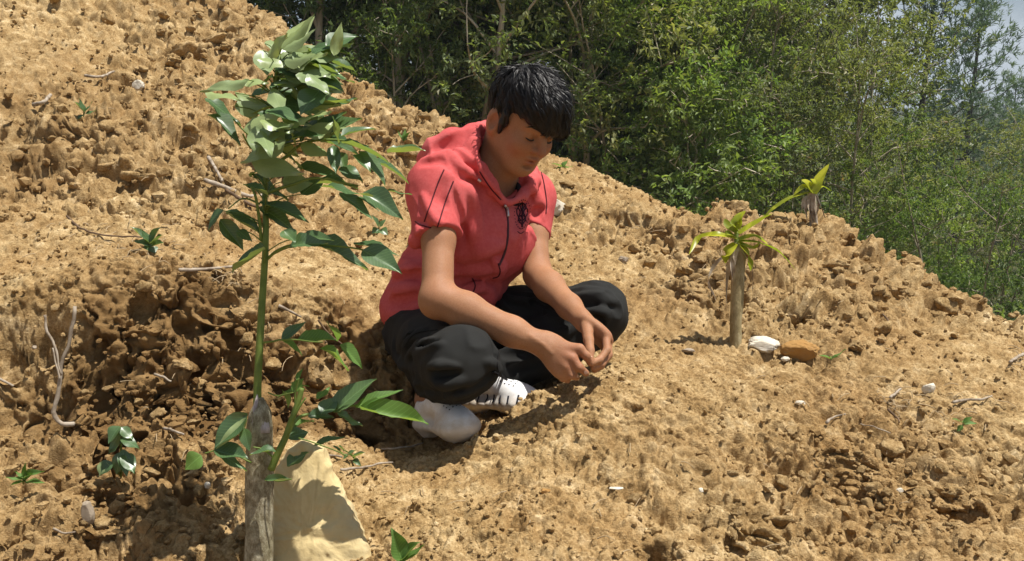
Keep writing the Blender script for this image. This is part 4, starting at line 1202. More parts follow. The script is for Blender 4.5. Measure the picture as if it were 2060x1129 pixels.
# hem: cut level with the hips, lower at the back
hm = W(866, 640, 2.0); J.cut(W(880, 642, 2.0), camvec(.30, -1, .10), W(740, 760, 1.85), W(1040, 575, 2.35), .006) if False else None
def jk_fold(P):
    low = np.clip((W(950, 500, 1.95)[2] - P[:, 2]) / .06, 0, 1)
    f = creases(P, 61, UPV * 1.0 - RIGHT * .35, .042, 5, 4) * (1 - low) * .6 + creases(P, 62, RIGHT + UPV * .22, .032, 5) * low * .7
    return -.0065 * f - .003 * cloth_noise(P, 23, .075, .022) + .003
J.relief(jk_fold)
jV, jF = J.mesh()
M_jk = Mat('coral_cotton', .88, .15)
_j = M_jk.noise(1100, 2); _j2 = M_jk.noise(7, 5, .6); _j3 = M_jk.noise(160, 3)
M_jk.color(M_jk.mix(.3, M_jk.ramp(_j2, [(.3, (.49, .070, .070)), (.55, (.55, .098, .098)), (.75, (.61, .15, .15))]), M_jk.ramp(_j3, [(.3, (.52, .07, .066)), (.7, (.70, .16, .15))]))).bump(_j, .0009, .7)
jacket = part('hooded_jacket', jV, jF, M_jk.m, boy)
bvj = caster(jV, jF)
M_pipe = Mat('maroon_piping', .8, .2).color((.085, .014, .020))
for path in ([(893, 342), (880, 370), (868, 405), (854, 446)], [(912, 365), (902, 390), (890, 425), (880, 456)], [(1088, 345), (1094, 370), (1099, 405), (1098, 430)],
             [(836, 446), (850, 454), (866, 458), (882, 458)], [(882, 458), (894, 464), (908, 474)], [(950, 560), (956, 575), (950, 590), (940, 598)], [(1002, 530), (1006, 545), (1002, 556), (992, 560)], [(965, 345), (985, 375), (1008, 402)]):
    part('piping', *seam(bvj, path, .0016, .0009), M_pipe.m, jacket)
M_zip = Mat('zip_tape', .6, .4).color((.060, .018, .024))
M_met = Mat('zip_metal', .35, .5); M_met.color((.55, .50, .47)); M_met.b.inputs['Metallic'].default_value = .9
part('zipper', *seam(bvj, [(1015, 412), (1021, 440), (1021, 480), (1014, 512), (1004, 534)], .0028, .0002, 30), M_zip.m, jacket)
part('zipper_pull', *seam(bvj, [(1017, 412), (1019, 424), (1020, 437)], .0030, .0035, 10), M_met.m, jacket)
part('drawstring_eyelet', *seam(bvj, [(961, 361), (964, 363), (967, 365)], .0040, .0012, 6), M_met.m, jacket)
# dark crest printed on the left breast: a ring of dots round a filigree
M_print = Mat('dark_print', .8, .2).color((.055, .012, .022))
def crest():
    ch = []
    def disc(px, py, r, n=8):
        c = sight(bvj, px, py, .0012)
        if c is None: return
        p, nn = c; a = unit(np.cross(nn, UPV)); b = np.cross(nn, a)
        ang = np.linspace(0, 2 * math.pi, n + 1)[:-1]
        V_ = np.vstack([p, p + r * (np.cos(ang)[:, None] * a + np.sin(ang)[:, None] * b)])
        ch.append((V_, np.array([(0, i + 1, (i + 1) % n + 1, 0) for i in range(n)])[:, [0, 1, 2]]))
    def line(path, r, n=12):
        P2 = spline(path, n); o = [sight(bvj, a, b, .0008) for a, b in P2]; o = [q[0] for q in o if q is not None]
        if len(o) > 2: ch.append(tube(np.array(o), r, 4))
    cx, cy = 1050, 430
    for i in range(26):
        t = 2 * math.pi * i / 26
        x = 16.0 * math.sin(t); y = -28 * math.cos(t) * (1 if math.cos(t) > 0 else 1.1)
        k = 1 - .25 * max(0, -math.cos(t))
        disc(cx + x * k + y * -.08, cy + y, .0016)
    for s in (1, -1):
        line([(cx, cy + 24), (cx + s * 7, cy + 10), (cx + s * 3, cy - 3), (cx + s * 8, cy - 12), (cx + s * 3, cy - 22)], .0017)
        line([(cx + s * 2, cy + 14), (cx + s * 10, cy + 2), (cx + s * 10, cy - 10), (cx + s * 5, cy - 8)], .0015)
        line([(cx, cy - 4), (cx + s * 5, cy - 16), (cx + s * 9, cy - 20)], .0015)
        line([(cx, cy + 4), (cx + s * 5, cy + 6), (cx + s * 8, cy + 16)], .0015)
    line([(cx, cy - 24), (cx + 1, cy), (cx, cy + 27)], .0020)
    for q in range(9): disc(cx - 6 + 12 * ((q * 37) % 10) / 9, cy - 16 + 34 * ((q * 53) % 10) / 9, .0026, 6)
    line([(cx - 9, cy + 36), (cx - 3, cy + 40), (cx + 4, cy + 36)], .0010)
    return join([(v, f) for v, f in ch])
part('chest_print', *crest(), M_print.m, jacket)
# undershirt showing in the collar
U = Sculpt(W(1015, 400, 1.95) - .13, W(1015, 350, 1.95) + .13, .0035)
U.ell(W(1012, 394, 1.962), (RIGHT, UPV, FWD), (.046, .048, .046), .01)
U.chain([HP(-.035, -.05, 0), W(1000, 335, 1.955), W(1004, 372, 1.94)], [.051, .048, .044], .008, 'sub')
M_us = Mat('navy_cotton', .9, .15).color((.022, .020, .030))
uV, uF = U.mesh(); part('undershirt', uV, uF, M_us.m, boy)

# ---- white slip-on shoes
M_shoe = Mat('white_foam', .55, .35)
_s = M_shoe.noise(14, 5, .65)
_sx = M_shoe.n.new('ShaderNodeSeparateXYZ'); M_shoe.l.new(M_shoe.tc, _sx.inputs[0])
_dz = M_shoe.math('ADD', _sx.outputs[2], M_shoe.math('MULTIPLY', M_shoe.noise(40, 5, .7), -.075))
_dirt = M_shoe.ramp(_dz, [(.0, .55), (.028, .0)])
M_shoe.color(M_shoe.mix(_dirt, M_shoe.ramp(_s, [(.35, (.78, .77, .76)), (.55, (.82, .82, .82)), (.72, (.66, .61, .53))]), (.42, .30, .15)))
M_hole = Mat('shoe_slot', .9, .1).color((.03, .03, .04))
def shoe(heel, toe, width, slots, name_l):
    ax = toe - heel; L = np.linalg.norm(ax); ax = ax / L; sd = unit(np.cross(ax, np.array([0, 0, 1.0]))); up = np.cross(sd, ax)
    S = Sculpt(np.minimum(heel, toe) - .09, np.maximum(heel, toe) + .12, .0028)
    q = lambda t, s_, u: heel + ax * L * t + sd * s_ + up * u
    w = width
    S.cone(q(.14, 0, .030), q(.80, 0, .030), w * .78, w * 1.0, .02, flat=(up, .42))
    S.ell(q(.78, 0, .034), (ax, up, sd), (L * .24, .034, w * .98), .02)
    S.ell(q(.20, 0, .046), (ax, up, sd), (L * .20, .050, w * .80), .02)
    S.chain([q(.50, 0, .066), q(.70, 0, .046), q(.88, 0, .034)], [w * .62, w * .62, w * .5], .02)
    S.ell(q(.44, 0, .078), (ax, up, sd), (.040, .026, w * .60), .02)
    S.ell(q(.22, 0, .112), (ax, up, sd), (L * .20, .052, w * .60), .008, 'sub')                 # opening
    S.cut(q(.5, 0, .0), -up, q(.5, 0, 0) - .3, q(.5, 0, 0) + .3, .004)
    def ribs(P):
        t = (P - heel) @ ax / L; u = (P - heel) @ up; s_ = (P - heel) @ sd
        k = np.clip((.052 - u) / .015, 0, 1) * np.clip((t - .06) / .08, 0, 1) * np.clip((.95 - t) / .1, 0, 1) * np.clip((np.abs(s_) - w * .35) / (.1 * w), 0, 1)
        fine_ = np.sin(t * 110) * np.sin(s_ * 900) * .0007 * (np.abs(s_) < w * .55) * (t > .45)
        return -.0030 * np.abs(np.sin(t * math.pi * 9)) ** .6 * k + fine_
    S.relief(ribs)
    V_, F_ = S.mesh()
    o = part('shoe', V_, F_, M_shoe.m, boy, label=name_l)
    bv = caster(V_, F_)
    for sgn in ((1, -1) if slots else ()):
        for i in range(3, 9):
            t = (i + .0) / 9
            a = []
            for u in np.linspace(.036, .052, 5):
                h = bv.ray_cast(Vector(q(t, sgn * .2, u)), Vector(-sd * sgn))
                if h[0] is not None: a.append(np.array(h[0]))
            if len(a) > 2: part('vent_slot', *tube(np.array(a), .0021, 6), M_hole.m, o)
    for i in range(6):
        for j in range(5):
            p = q(.52 + .055 * i, (j - 2) * w * .22, 0)
            h = bv.ray_cast(Vector(p + up * .2), Vector(-up))
            if h[0] is not None:
                n = np.array(h[1]); n = n if n.dot(up) > 0 else -n; a = unit(np.cross(n, ax)); c_ = np.array(h[0]) + n * .0006
                ang = np.linspace(0, 2 * math.pi, 7)[:-1]
                Vv = np.vstack([c_, c_ + .0019 * (np.cos(ang)[:, None] * a + np.sin(ang)[:, None] * np.cross(n, a))])
                holes.append((Vv, np.array([(0, k + 1, (k + 1) % 6 + 1) for k in range(6)])))
    hv, hf = join(holes); holes.clear()
    part('air_holes', hv, hf, M_hole.m, o)
    return o
holes = []
shoe(W(852, 876, 1.885), W(948, 893, 1.735), .040, False, 'white shoe nearer the sapling, half in the shade of the knee')
shoe(W(936, 832, 1.99), W(1082, 836, 1.875), .040, True, 'white shoe in full sun with dark slots along its side')
# ------------------------------------------------------------------ leaf shapes
def blade(seed, n=13, w=.42, fold=.10, curl=.12, wave=.03, drop=False, bite=False):
    """a pointed leaf one unit long along +X, its upper face to +Z, folded along the midrib"""
    r = np.random.default_rng(seed); t = np.linspace(0, 1, n)
    prof = np.sin(np.pi * t ** .74) ** 1.05 * (1 - .25 * t) * .62 * w * 2.0 / 1.5
    prof[-1] = 0; prof[0] = .012
    rows = []
    ss = np.array([-1, -.66, -.33, 0, .33, .66, 1])
    for i in range(n):
        y = ss * prof[i]
        z = np.abs(y) * fold * 2 - curl * t[i] ** 2 + wave * np.sin(t[i] * 9 + seed) * np.abs(ss) + r.normal(0, .004, 7)
        z = z + .012 * np.abs(ss) * np.cos(t[i] * 40)
        z = z + .10 * t[i] * ss * (seed % 3 - 1) * prof[i]
        x = np.full(7, t[i]) + .05 * np.abs(ss) * (t[i] - .5)
        if bite and .35 < t[i] < .75: y[5:] *= .45
        rows.append(np.stack([x, y, z], 1))
    V = np.vstack(rows); F = [(i * 7 + j, (i + 1) * 7 + j, (i + 1) * 7 + j + 1, i * 7 + j + 1) for i in range(n - 1) for j in range(6)]
    return V, np.array(F)
def veined(name, top, top2, under, trans=.32, gloss=.10, rough=.35):
    m = Mat(name)
    sx = m.n.new('ShaderNodeSeparateXYZ'); m.l.new(m.tc, sx.inputs[0])
    ay = m.math('ABSOLUTE', sx.outputs[1], 0)
    mid = m.ramp(ay, [(.006, 1.0), (.016, 0.0)])
    v = m.math('SUBTRACT', sx.outputs[0], m.math('MULTIPLY', ay, 0.75))
    fr = m.math('PINGPONG', m.math('MULTIPLY', v, 11.0), .5)
    vein = m.ramp(fr, [(.03, .55), (.10, 0.0)])
    n = m.noise(5, 4, .6)
    k = m.ramp(m.rand(), [(0, (.82, .86, .80)), (.5, (1, 1, 1)), (1, (1.18, 1.12, .92))])
    t = m.mix(n, top, top2); t = m.mix(1.0, t, k, 'MULTIPLY')
    lines = m.math('MAXIMUM', mid, vein)
    t = m.mix(m.math('MULTIPLY', lines, .55), t, tuple(min(1, c * 1.9 + .02) for c in top2))
    u = m.mix(1.0, m.mix(n, under, tuple(c * 1.15 for c in under)), k, 'MULTIPLY')
    u = m.mix(m.math('MULTIPLY', lines, .5), u, tuple(min(1, c * 1.35) for c in under))
    m.leaf(t, u, trans, gloss, rough); return m
M_leaf = veined('glossy_leaf', (.060, .115, .045), (.095, .165, .065), (.25, .32, .145), .30, .045, .36)
M_lleaf = veined('young_leaf', (.10, .195, .045), (.14, .245, .065), (.20, .30, .12), .38, .015, .5)
M_strap = veined('strap_leaf', (.20, .27, .020), (.40, .40, .03), (.27, .33, .04), .42, .02)
M_dryleaf = Mat('dry_leaf', .9, .15); _d = M_dryleaf.noise(30, 4, .6, (.3, 1, 1))
M_dryleaf.color(M_dryleaf.ramp(_d, [(.3, (.20, .14, .09)), (.5, (.42, .34, .25)), (.7, (.62, .55, .45))]))
M_stem = Mat('green_stem', .55, .3); _g = M_stem.noise(60, 3)
M_stem.color(M_stem.ramp(_g, [(.3, (.095, .145, .025)), (.7, (.16, .215, .045))]))
M_twig = Mat('dry_twig', .9, .15); _g = M_twig.noise(40, 4, .6)
M_twig.color(M_twig.ramp(_g, [(.3, (.15, .11, .075)), (.5, (.33, .27, .205)), (.75, (.52, .455, .37))]))
M_btwig = Mat('brown_twig', .9, .15); _g = M_btwig.noise(40, 4, .6)
M_btwig.color(M_btwig.ramp(_g, [(.3, (.075, .045, .025)), (.7, (.20, .135, .085))]))
M_stake = Mat('stake_bark', .92, .15)
_a = M_stake.noise(95, 6, .75, (1, 1, .55)); _b = M_stake.noise(9, 4, .6)
_c = M_stake.ramp(_a, [(.30, (.075, .058, .034)), (.45, (.21, .175, .110)), (.58, (.37, .335, .235)), (.72, (.60, .56, .45))])
_c = M_stake.mix(M_stake.ramp(_b, [(.45, 0.0), (.7, .6)]), _c, (.17, .165, .075))
M_stake.color(_c).bump(_a, .004, 1.0)
M_cutwood = Mat('split_wood', .85, .2); _g = M_cutwood.noise(70, 4, .6, (1, 1, .15))
M_cutwood.color(M_cutwood.ramp(_g, [(.3, (.22, .17, .16)), (.7, (.50, .44, .43))]))
LEAVES = {}
for kind, ms in (('n', M_leaf), ('y', M_lleaf)):
    LEAVES[kind] = [raw_mesh('leaf', *blade(10 + i, w=(.40, .46, .36, .52, .42)[i], fold=(.10, .22, .05, .15, .30)[i], curl=(.10, .24, .06, .18, -.06)[i], wave=(.02, .035, .05, .02, .04)[i]), [ms.m]) for i in range(5)]
    LEAVES[kind].append(raw_mesh('leaf', *blade(31, w=.5, fold=.15, curl=.1, wave=.05, bite=True), [ms.m]))
rl = random.Random(8)
def leaf_at(parent, base, tip, width, facing='t', kind='n', tilt=None, shape=None, grow=.0):
    """one leaf from base to tip (points of the place); facing 't' shows its upper face to the light, 'u' is blown over, 's' hangs edge on"""
    tip = tip + (tip - base) * grow; ax = tip - base; L = np.linalg.norm(ax); x = ax / L
    look = unit(-FWD * (.55 if facing == 't' else .75) + UPV * (.95 if facing == 't' else .65 if facing == 'u' else .15) + RIGHT * rl.uniform(-.2, .45))
    z = look - x * look.dot(x); z = unit(z)
    ang = rl.uniform(-.32, .32) if tilt is None else tilt
    y = np.cross(z, x); z, y = z * math.cos(ang) + y * math.sin(ang), y * math.cos(ang) - z * math.sin(ang)
    if facing == 'u': z, y = -z, -y
    i = (rl.randrange(5) if facing != 'u' else rl.choice((0, 2, 2))) if shape is None else shape
    o = place('leaf', LEAVES[kind][i], parent, base - wloc(parent))
    from mathutils import Matrix
    R = Matrix((x, y, z)).transposed()
    o.rotation_euler = R.to_euler()
    k = width / (.40 * L) * .84
    o.scale = (L, L * min(2.3, max(.5, k)), L)
    return o

# ------------------------------------------------------------------ the sapling growing from a cut stake, close to the camera
SD = 1.34
sap = thing('sapling', 'leafy green sapling sprouting from a sharpened grey stake beside the yellow rock', 'sapling', W(520, 1190, SD))
def stake_mesh():
    ys = np.array([1230, 1130, 1060, 980, 900, 860, 845, 828, 800]); xs = np.array([519, 520, 521, 522, 523, 523, 523, 524, 524])
    rd = np.array([.0225, .0218, .0212, .0208, .0200, .0198, .0186, .0160, .0045])
    P_ = np.array([W(x, y, SD) for x, y in zip(xs, ys)])
    Pn = spline(np.hstack([P_, rd[:, None]]), 60)
    V, F = tube(Pn[:, :3], Pn[:, 3], 22)
    cc = np.repeat(Pn[:, :3], 22, 0); q = V[:len(cc)] - cc
    k = 1 + .10 * fbm(V[:len(cc)] * np.array([1, 1, .35]), .018, 5, 3) + .05 * vnoise(V[:len(cc)], .05, 6)
    V[:len(cc)] = cc + q * k[:, None]
    return V, F
part('stake', *stake_mesh(), M_stake.m, sap)
for dx, top in ((-7, 792), (3, 812), (8, 826)):
    a = W(523 + dx * 1.1, 872, SD - .010); b = W(522 + dx * .6, top, SD - .004)
    V, F = tube(spline([a, (a + b) / 2 + RIGHT * dx * .0001, b], 6), np.array([.009, .0095, .0085, .0065, .0035, .0006]), 7)
    part('split_end', V, F, M_cutwood.m, sap)
def stem(path, r0, r1, nm='stem', mat=None, n=24, parent=sap, sides=9):
    P_ = spline(WL(path), n)
    P_ = P_ + .0012 * np.stack([vnoise(P_, .03, 1), vnoise(P_, .03, 2), vnoise(P_, .03, 3)], 1)
    return part(nm, *tube(P_, np.linspace(r0, r1, n), sides), (mat or M_stem).m, parent)
stem([(518, 830, SD), (519, 760, SD), (524, 660, SD), (531, 560, SD), (535, 470, SD), (533, 410, SD + .01), (535, 330, SD + .01), (545, 240, SD), (555, 160, SD - .01), (562, 110, SD - .01)], .0064, .0030)
stem([(527, 485, SD), (521, 445, SD - .01), (515, 400, SD - .02), (505, 375, SD - .02)], .0028, .0018)
stem([(536, 350, SD), (575, 315, SD - .01), (620, 285, SD - .02), (690, 283, SD - .02), (740, 295, SD - .03)], .0030, .0014, 'twig')
stem([(536, 390, SD), (590, 370, SD - .02), (640, 358, SD - .03), (720, 375, SD - .03)], .0028, .0012, 'twig')
stem([(538, 520, SD), (560, 503, SD - .01), (600, 492, SD - .02), (680, 495, SD - .02), (740, 505, SD - .03)], .0024, .0012, 'twig')
stem([(545, 250, SD), (515, 285, SD - .02), (495, 268, SD - .03), (470, 240, SD - .03)], .0022, .0012, 'twig')
stem([(505, 300, SD - .02), (495, 285, SD - .03), (488, 270, SD - .04)], .0016, .0012, 'twig')
stem([(524, 410, SD), (490, 400, SD - .01), (460, 420, SD - .02)], .0016, .0009, 'twig')
stem([(527, 690, SD), (550, 687, SD - .01), (570, 684, SD - .01), (650, 688, SD - .02)], .0018, .0010, 'twig')
stem([(545, 945, SD - .022), (562, 905, SD - .024), (580, 865, SD - .025), (600, 810, SD - .025), (606, 780, SD - .025)], .0058, .0040, 'branch')
stem([(575, 880, SD - .02), (600, 842, SD), (640, 830, SD + .015), (700, 818, SD + .02), (745, 812, SD + .03)], .0030, .0014, 'twig')
stem([(583, 860, SD - .025), (600, 825, SD - .03), (615, 800, SD - .03)], .0022, .0014, 'twig')
stem([(596, 820, SD - .025), (594, 790, SD - .028), (600, 760, SD - .03)], .0018, .0012, 'twig')
stem([(556, 925, SD - .023), (530, 905, SD - .03), (510, 900, SD - .035)], .0014, .0010, 'twig')
stem([(505, 930, SD - .02), (450, 905, SD - .03), (412, 912, SD - .035)], .0014, .0010, 'twig')
stem([(546, 965, SD - .024), (560, 968, SD - .03), (585, 964, SD - .035)], .0014, .0010, 'twig')
stem([(540, 790, SD), (560, 795, SD - .01), (590, 790, SD - .02)], .0012, .0008, 'twig')
stem([(600, 882, SD - .03), (630, 890, SD - .03), (670, 905, SD - .04), (700, 918, SD - .05)], .0012, .0008, 'twig')
# crown leaves, in coordinates of an enlarged view of the photograph: base, tip, width, facing
def zc(x, y): return 380 + x / 2.09, 20 + y / 2.09
CROWN = [(390,160,535,40,85,'u'),(335,195,412,105,55,'u'),(400,165,540,95,50,'u'),(440,180,640,302,110,'u'),(395,180,505,290,56,'u'),(520,295,645,350,64,'t'),(525,185,600,138,66,'t'),
 (590,215,692,262,64,'t'),(600,275,692,300,46,'t'),(330,285,450,285,66,'t'),(340,330,500,345,84,'t'),(350,395,520,410,84,'t'),(370,240,480,260,70,'t'),(470,415,640,345,50,'t'),(430,330,530,400,70,'t'),
 (250,295,62,345,42,'u'),(70,345,218,382,60,'u'),(72,372,212,475,84,'t'),(82,440,222,532,62,'t'),(195,405,348,405,76,'u'),(235,505,398,438,76,'u'),(195,350,275,385,52,'u'),(265,360,345,335,50,'t'),(220,300,330,310,50,'u'),
 (262,560,432,515,62,'u'),(405,552,232,642,76,'u'),(268,640,472,690,86,'u'),(270,690,412,792,84,'t'),(395,722,512,730,86,'u'),(305,805,497,868,115,'t'),(300,830,440,905,60,'t'),(405,468,470,600,60,'t'),(390,560,470,480,60,'t'),
 (468,552,545,430,64,'t'),(528,542,628,415,74,'t'),(598,522,698,440,76,'t'),(640,405,515,430,56,'t'),(560,430,645,350,60,'t'),(645,532,772,480,44,'t'),(645,560,835,605,66,'t'),(715,600,835,712,66,'t'),(785,640,928,700,66,'t'),
 (835,600,985,598,44,'t'),(690,610,765,655,50,'t'),(605,570,618,682,46,'s'),(640,600,655,672,40,'s'),(460,665,640,690,40,'t'),(475,775,565,700,66,'t'),(535,730,695,715,50,'t'),(555,742,760,772,60,'t'),(635,770,772,862,70,'t'),
 (735,770,895,852,66,'t'),(640,660,725,715,62,'t'),(825,760,932,772,24,'t'),(600,745,720,790,50,'t'),(690,780,800,830,50,'t'),(145,845,72,915,54,'t'),(130,885,222,1005,56,'s'),(155,855,292,945,64,'t'),(205,925,262,970,44,'t'),
 (322,1005,195,1105,105,'t'),(425,995,562,960,52,'t'),(515,985,750,1045,74,'t'),(695,980,870,1010,56,'t'),(735,1015,880,1080,64,'t'),(475,960,592,950,40,'t'),(400,930,446,978,50,'t'),(330,420,450,450,70,'t'),(300,470,420,500,60,'u'),
 (260,700,330,640,46,'t'),(420,620,480,660,60,'t'),(350,270,300,340,36,'t'),(500,310,560,330,60,'t'),(610,190,640,60,40,'u'),(545,345,470,420,70,'t'),(240,740,330,790,60,'t'),(330,780,250,720,50,'t')]
for _ in range(64):                  # leaves further back in the crown, seen between the others
    x_, y_ = rl.gauss(420, 85), rl.uniform(110, 560); a_ = rl.gauss(.35, .7)
    CROWN.append((x_, y_, x_ + 125 * math.cos(a_), y_ + 125 * math.sin(a_) * .8, rl.uniform(50, 72), 'b'))
for x0, y0, x1, y1, w, f in CROWN:
    back = f == 'b'; f = rl.choice('tuu') if back else f
    cx_, cy_ = (x0 + x1) / 2, (y0 + y1) / 2
    d0 = SD - .02 + rl.uniform(-.07, .05) + (-.03 if f == 'u' else .012) + (rl.uniform(.0, .08) if back else 0); dd = rl.uniform(-.035, .035)
    a, b = zc(x0, y0), zc(x1, y1)
    A, B_ = W(a[0], a[1], d0), W(b[0], b[1], d0 + dd)
    leaf_at(sap, A, B_, w / 2.09 / FPX * SD * 1.05, f, grow=.05 if not back else .16)
    # leaf stalk back to the stem
    yy = min(max(a[1] + 30, 110), 560)
    sx_ = np.interp(yy, [110, 160, 240, 330, 410, 470, 560], [562, 555, 545, 535, 533, 535, 531])
    root = W(sx_, yy, SD)
    if np.linalg.norm(root - A) < .085:
        part('leaf_stalk', *tube(spline([root, (root + A) / 2 + np.array([0, 0, .006]), A], 6), np.linspace(.0012, .0007, 6), 5), M_stem.m, sap)
def z2(x, y): return 540 + x / 3.32, 620 + y / 3.32
for x0, y0, x1, y1, w, f, k in [(92,205,245,82,66,'t','n'),(88,215,240,290,115,'t','y'),(205,215,452,222,118,'t','y'),(400,115,480,195,86,'t','y'),(350,270,560,372,86,'t','y'),(480,250,648,388,76,'t','y'),(240,545,50,572,46,'t','y'),
        (170,560,235,470,60,'t','y'),(190,480,225,395,30,'t','y'),(150,500,272,520,50,'t','y'),(325,605,412,525,54,'t','y'),(355,705,462,585,78,'t','n'),(445,695,685,450,115,'t','n'),(585,660,882,525,66,'t','y'),(615,675,1055,785,104,'t','y'),
        (465,705,632,782,96,'t','n'),(268,725,442,705,60,'t','n'),(128,865,268,810,90,'t','n'),(308,915,512,842,74,'t','n'),(128,1055,262,955,100,'t','n'),(180,790,300,720,60,'t','y'),(430,920,530,995,36,'t','n'),(95,560,150,640,34,'t','y')]:
    a, b = z2(x0, y0), z2(x1, y1); d0 = SD + .015 + rl.uniform(-.02, .02)
    leaf_at(sap, W(a[0], a[1], d0), W(b[0], b[1], d0 + rl.uniform(0, .04)), w / 3.32 / FPX * SD, f, k, shape=5 if (x0, y0) == (128, 1055) else None)
def z4(x, y): return 340 + x / 1.984, 560 + y / 1.984
for x0, y0, x1, y1, w, f, k in [(315,545,185,682,72,'t','n'),(310,560,190,680,30,'u','n'),(185,688,315,722,64,'t','n'),(190,690,310,765,50,'t','n'),(128,708,62,760,56,'t','y'),(425,690,325,685,44,'t','n'),(300,600,318,690,40,'s','n'),(385,808,480,802,22,'t','n')]:
    a, b = z4(x0, y0), z4(x1, y1); d0 = SD - .035 + rl.uniform(-.01, .01)
    leaf_at(sap, W(a[0], a[1], d0), W(b[0], b[1], d0 - .01), w / 1.984 / FPX * SD, f, k)

# ------------------------------------------------------------------ stones
def stone_mat(name, a, b, c):
    m = Mat(name, .85, .2); n = m.noise(2.5, 6, .65); f = m.noise(22, 5, .7)
    g = m.noise(7, 5, .6)
    q = m.mix(.35, m.ramp(n, [(.32, a), (.52, b), (.72, c)]), m.ramp(f, [(.3, a), (.7, c)]))
    q = m.mix(m.ramp(g, [(.48, 0.0), (.66, .55)]), q, tuple(.45 * (sum(a) / 3) + .45 * v for v in a))
    m.color(q).bump(f, .003, 1.0); return m
M_yel = stone_mat('yellow_sandstone', (.40, .29, .135), (.52, .395, .195), (.60, .48, .27))
M_wht = stone_mat('white_stone', (.50, .43, .32), (.66, .60, .49), (.76, .72, .62))
M_org = stone_mat('orange_stone', (.26, .13, .036), (.38, .205, .062), (.47, .30, .12))
M_gry = stone_mat('grey_stone', (.22, .165, .11), (.33, .265, .195), (.46, .40, .32))
def rock():
    """upright slab leaning back: outline followed from the photograph, given its own thickness"""
    out = [(626, 890), (648, 902), (668, 945), (690, 985), (712, 1030), (732, 1075), (744, 1120), (748, 1190), (700, 1230), (600, 1230), (500, 1220), (498, 1120), (505, 1040), (520, 985), (545, 950), (580, 905), (606, 888)]
    P_ = np.array(out, float); m = len(P_); d0 = 1.375
    layers = []
    for inset, dd, rise in ((.40, .060, 30), (.93, .062, 10), (1.0, .050, 0), (1.0, .010, 0), (.955, -.004, 4), (.90, -.007, 4), (.5, -.0095, 8), (.2, -.011, 10)):
        c = np.array([612, 1080]); L_ = []
        for p in P_:
            q = c + (p - c) * inset
            lean = (1129 - q[1]) / 240 * .055
            L_.append(W(q[0], q[1] , d0 + dd + lean))
        layers.append(np.array(L_))
    n = 6; V = []
    Ls = [spline(np.vstack([l, l[:1]]), m * 4 + 1)[:-1] for l in layers]
    for l in Ls: V.append(l)
    k = m * 4; F = []
    for i in range(len(Ls) - 1):
        for j in range(k):
            F.append((i * k + j, (i + 1) * k + j, (i + 1) * k + (j + 1) % k, i * k + (j + 1) % k))
    V = np.vstack(V + [layers[0].mean(0)[None], layers[-1].mean(0)[None]]); a, b = len(V) - 2, len(V) - 1
    for j in range(k):
        F.append((a, j, (j + 1) % k, a)); F.append((b, (len(Ls) - 1) * k + (j + 1) % k, (len(Ls) - 1) * k + j, b))
    return V, tri(np.array(F))
rv, rf_ = rock()
import bmesh
def refine(V, F, cuts, amp, seed):
    bm = bmesh.new()
    vs = [bm.verts.new(v) for v in V]
    for f in F:
        try: bm.faces.new([vs[i] for i in f])
        except ValueError: pass
    bmesh.ops.subdivide_edges(bm, edges=bm.edges[:], cuts=cuts, use_grid_fill=True, smooth=0)
    bm.normal_update()
    P_ = np.array([v.co[:] for v in bm.verts]); N_ = np.array([v.normal[:] for v in bm.verts])
    bmesh.ops.triangulate(bm, faces=bm.faces[:])
    T = np.array([[v.index for v in f.verts] for f in bm.faces]); bm.free()
    d = amp * (fbm(P_, .10, seed, 3) + .8 * np.abs(fbm(P_ * np.array([1, 1, 2.2]), .045, seed + 3, 3)) * -1 + .25 * fbm(P_, .012, seed + 7, 2))
    return P_ + N_ * d[:, None], T
V, F = refine(rv, rf_, 3, .0105, 12)
M_yel2 = stone_mat('yellow_rock', (.46, .345, .16), (.58, .455, .23), (.66, .55, .32))
tag(part('rock', V, F, M_yel2.m), 'large pale yellow rock standing behind the grey stake, crossed by leaf shadows', 'rock')
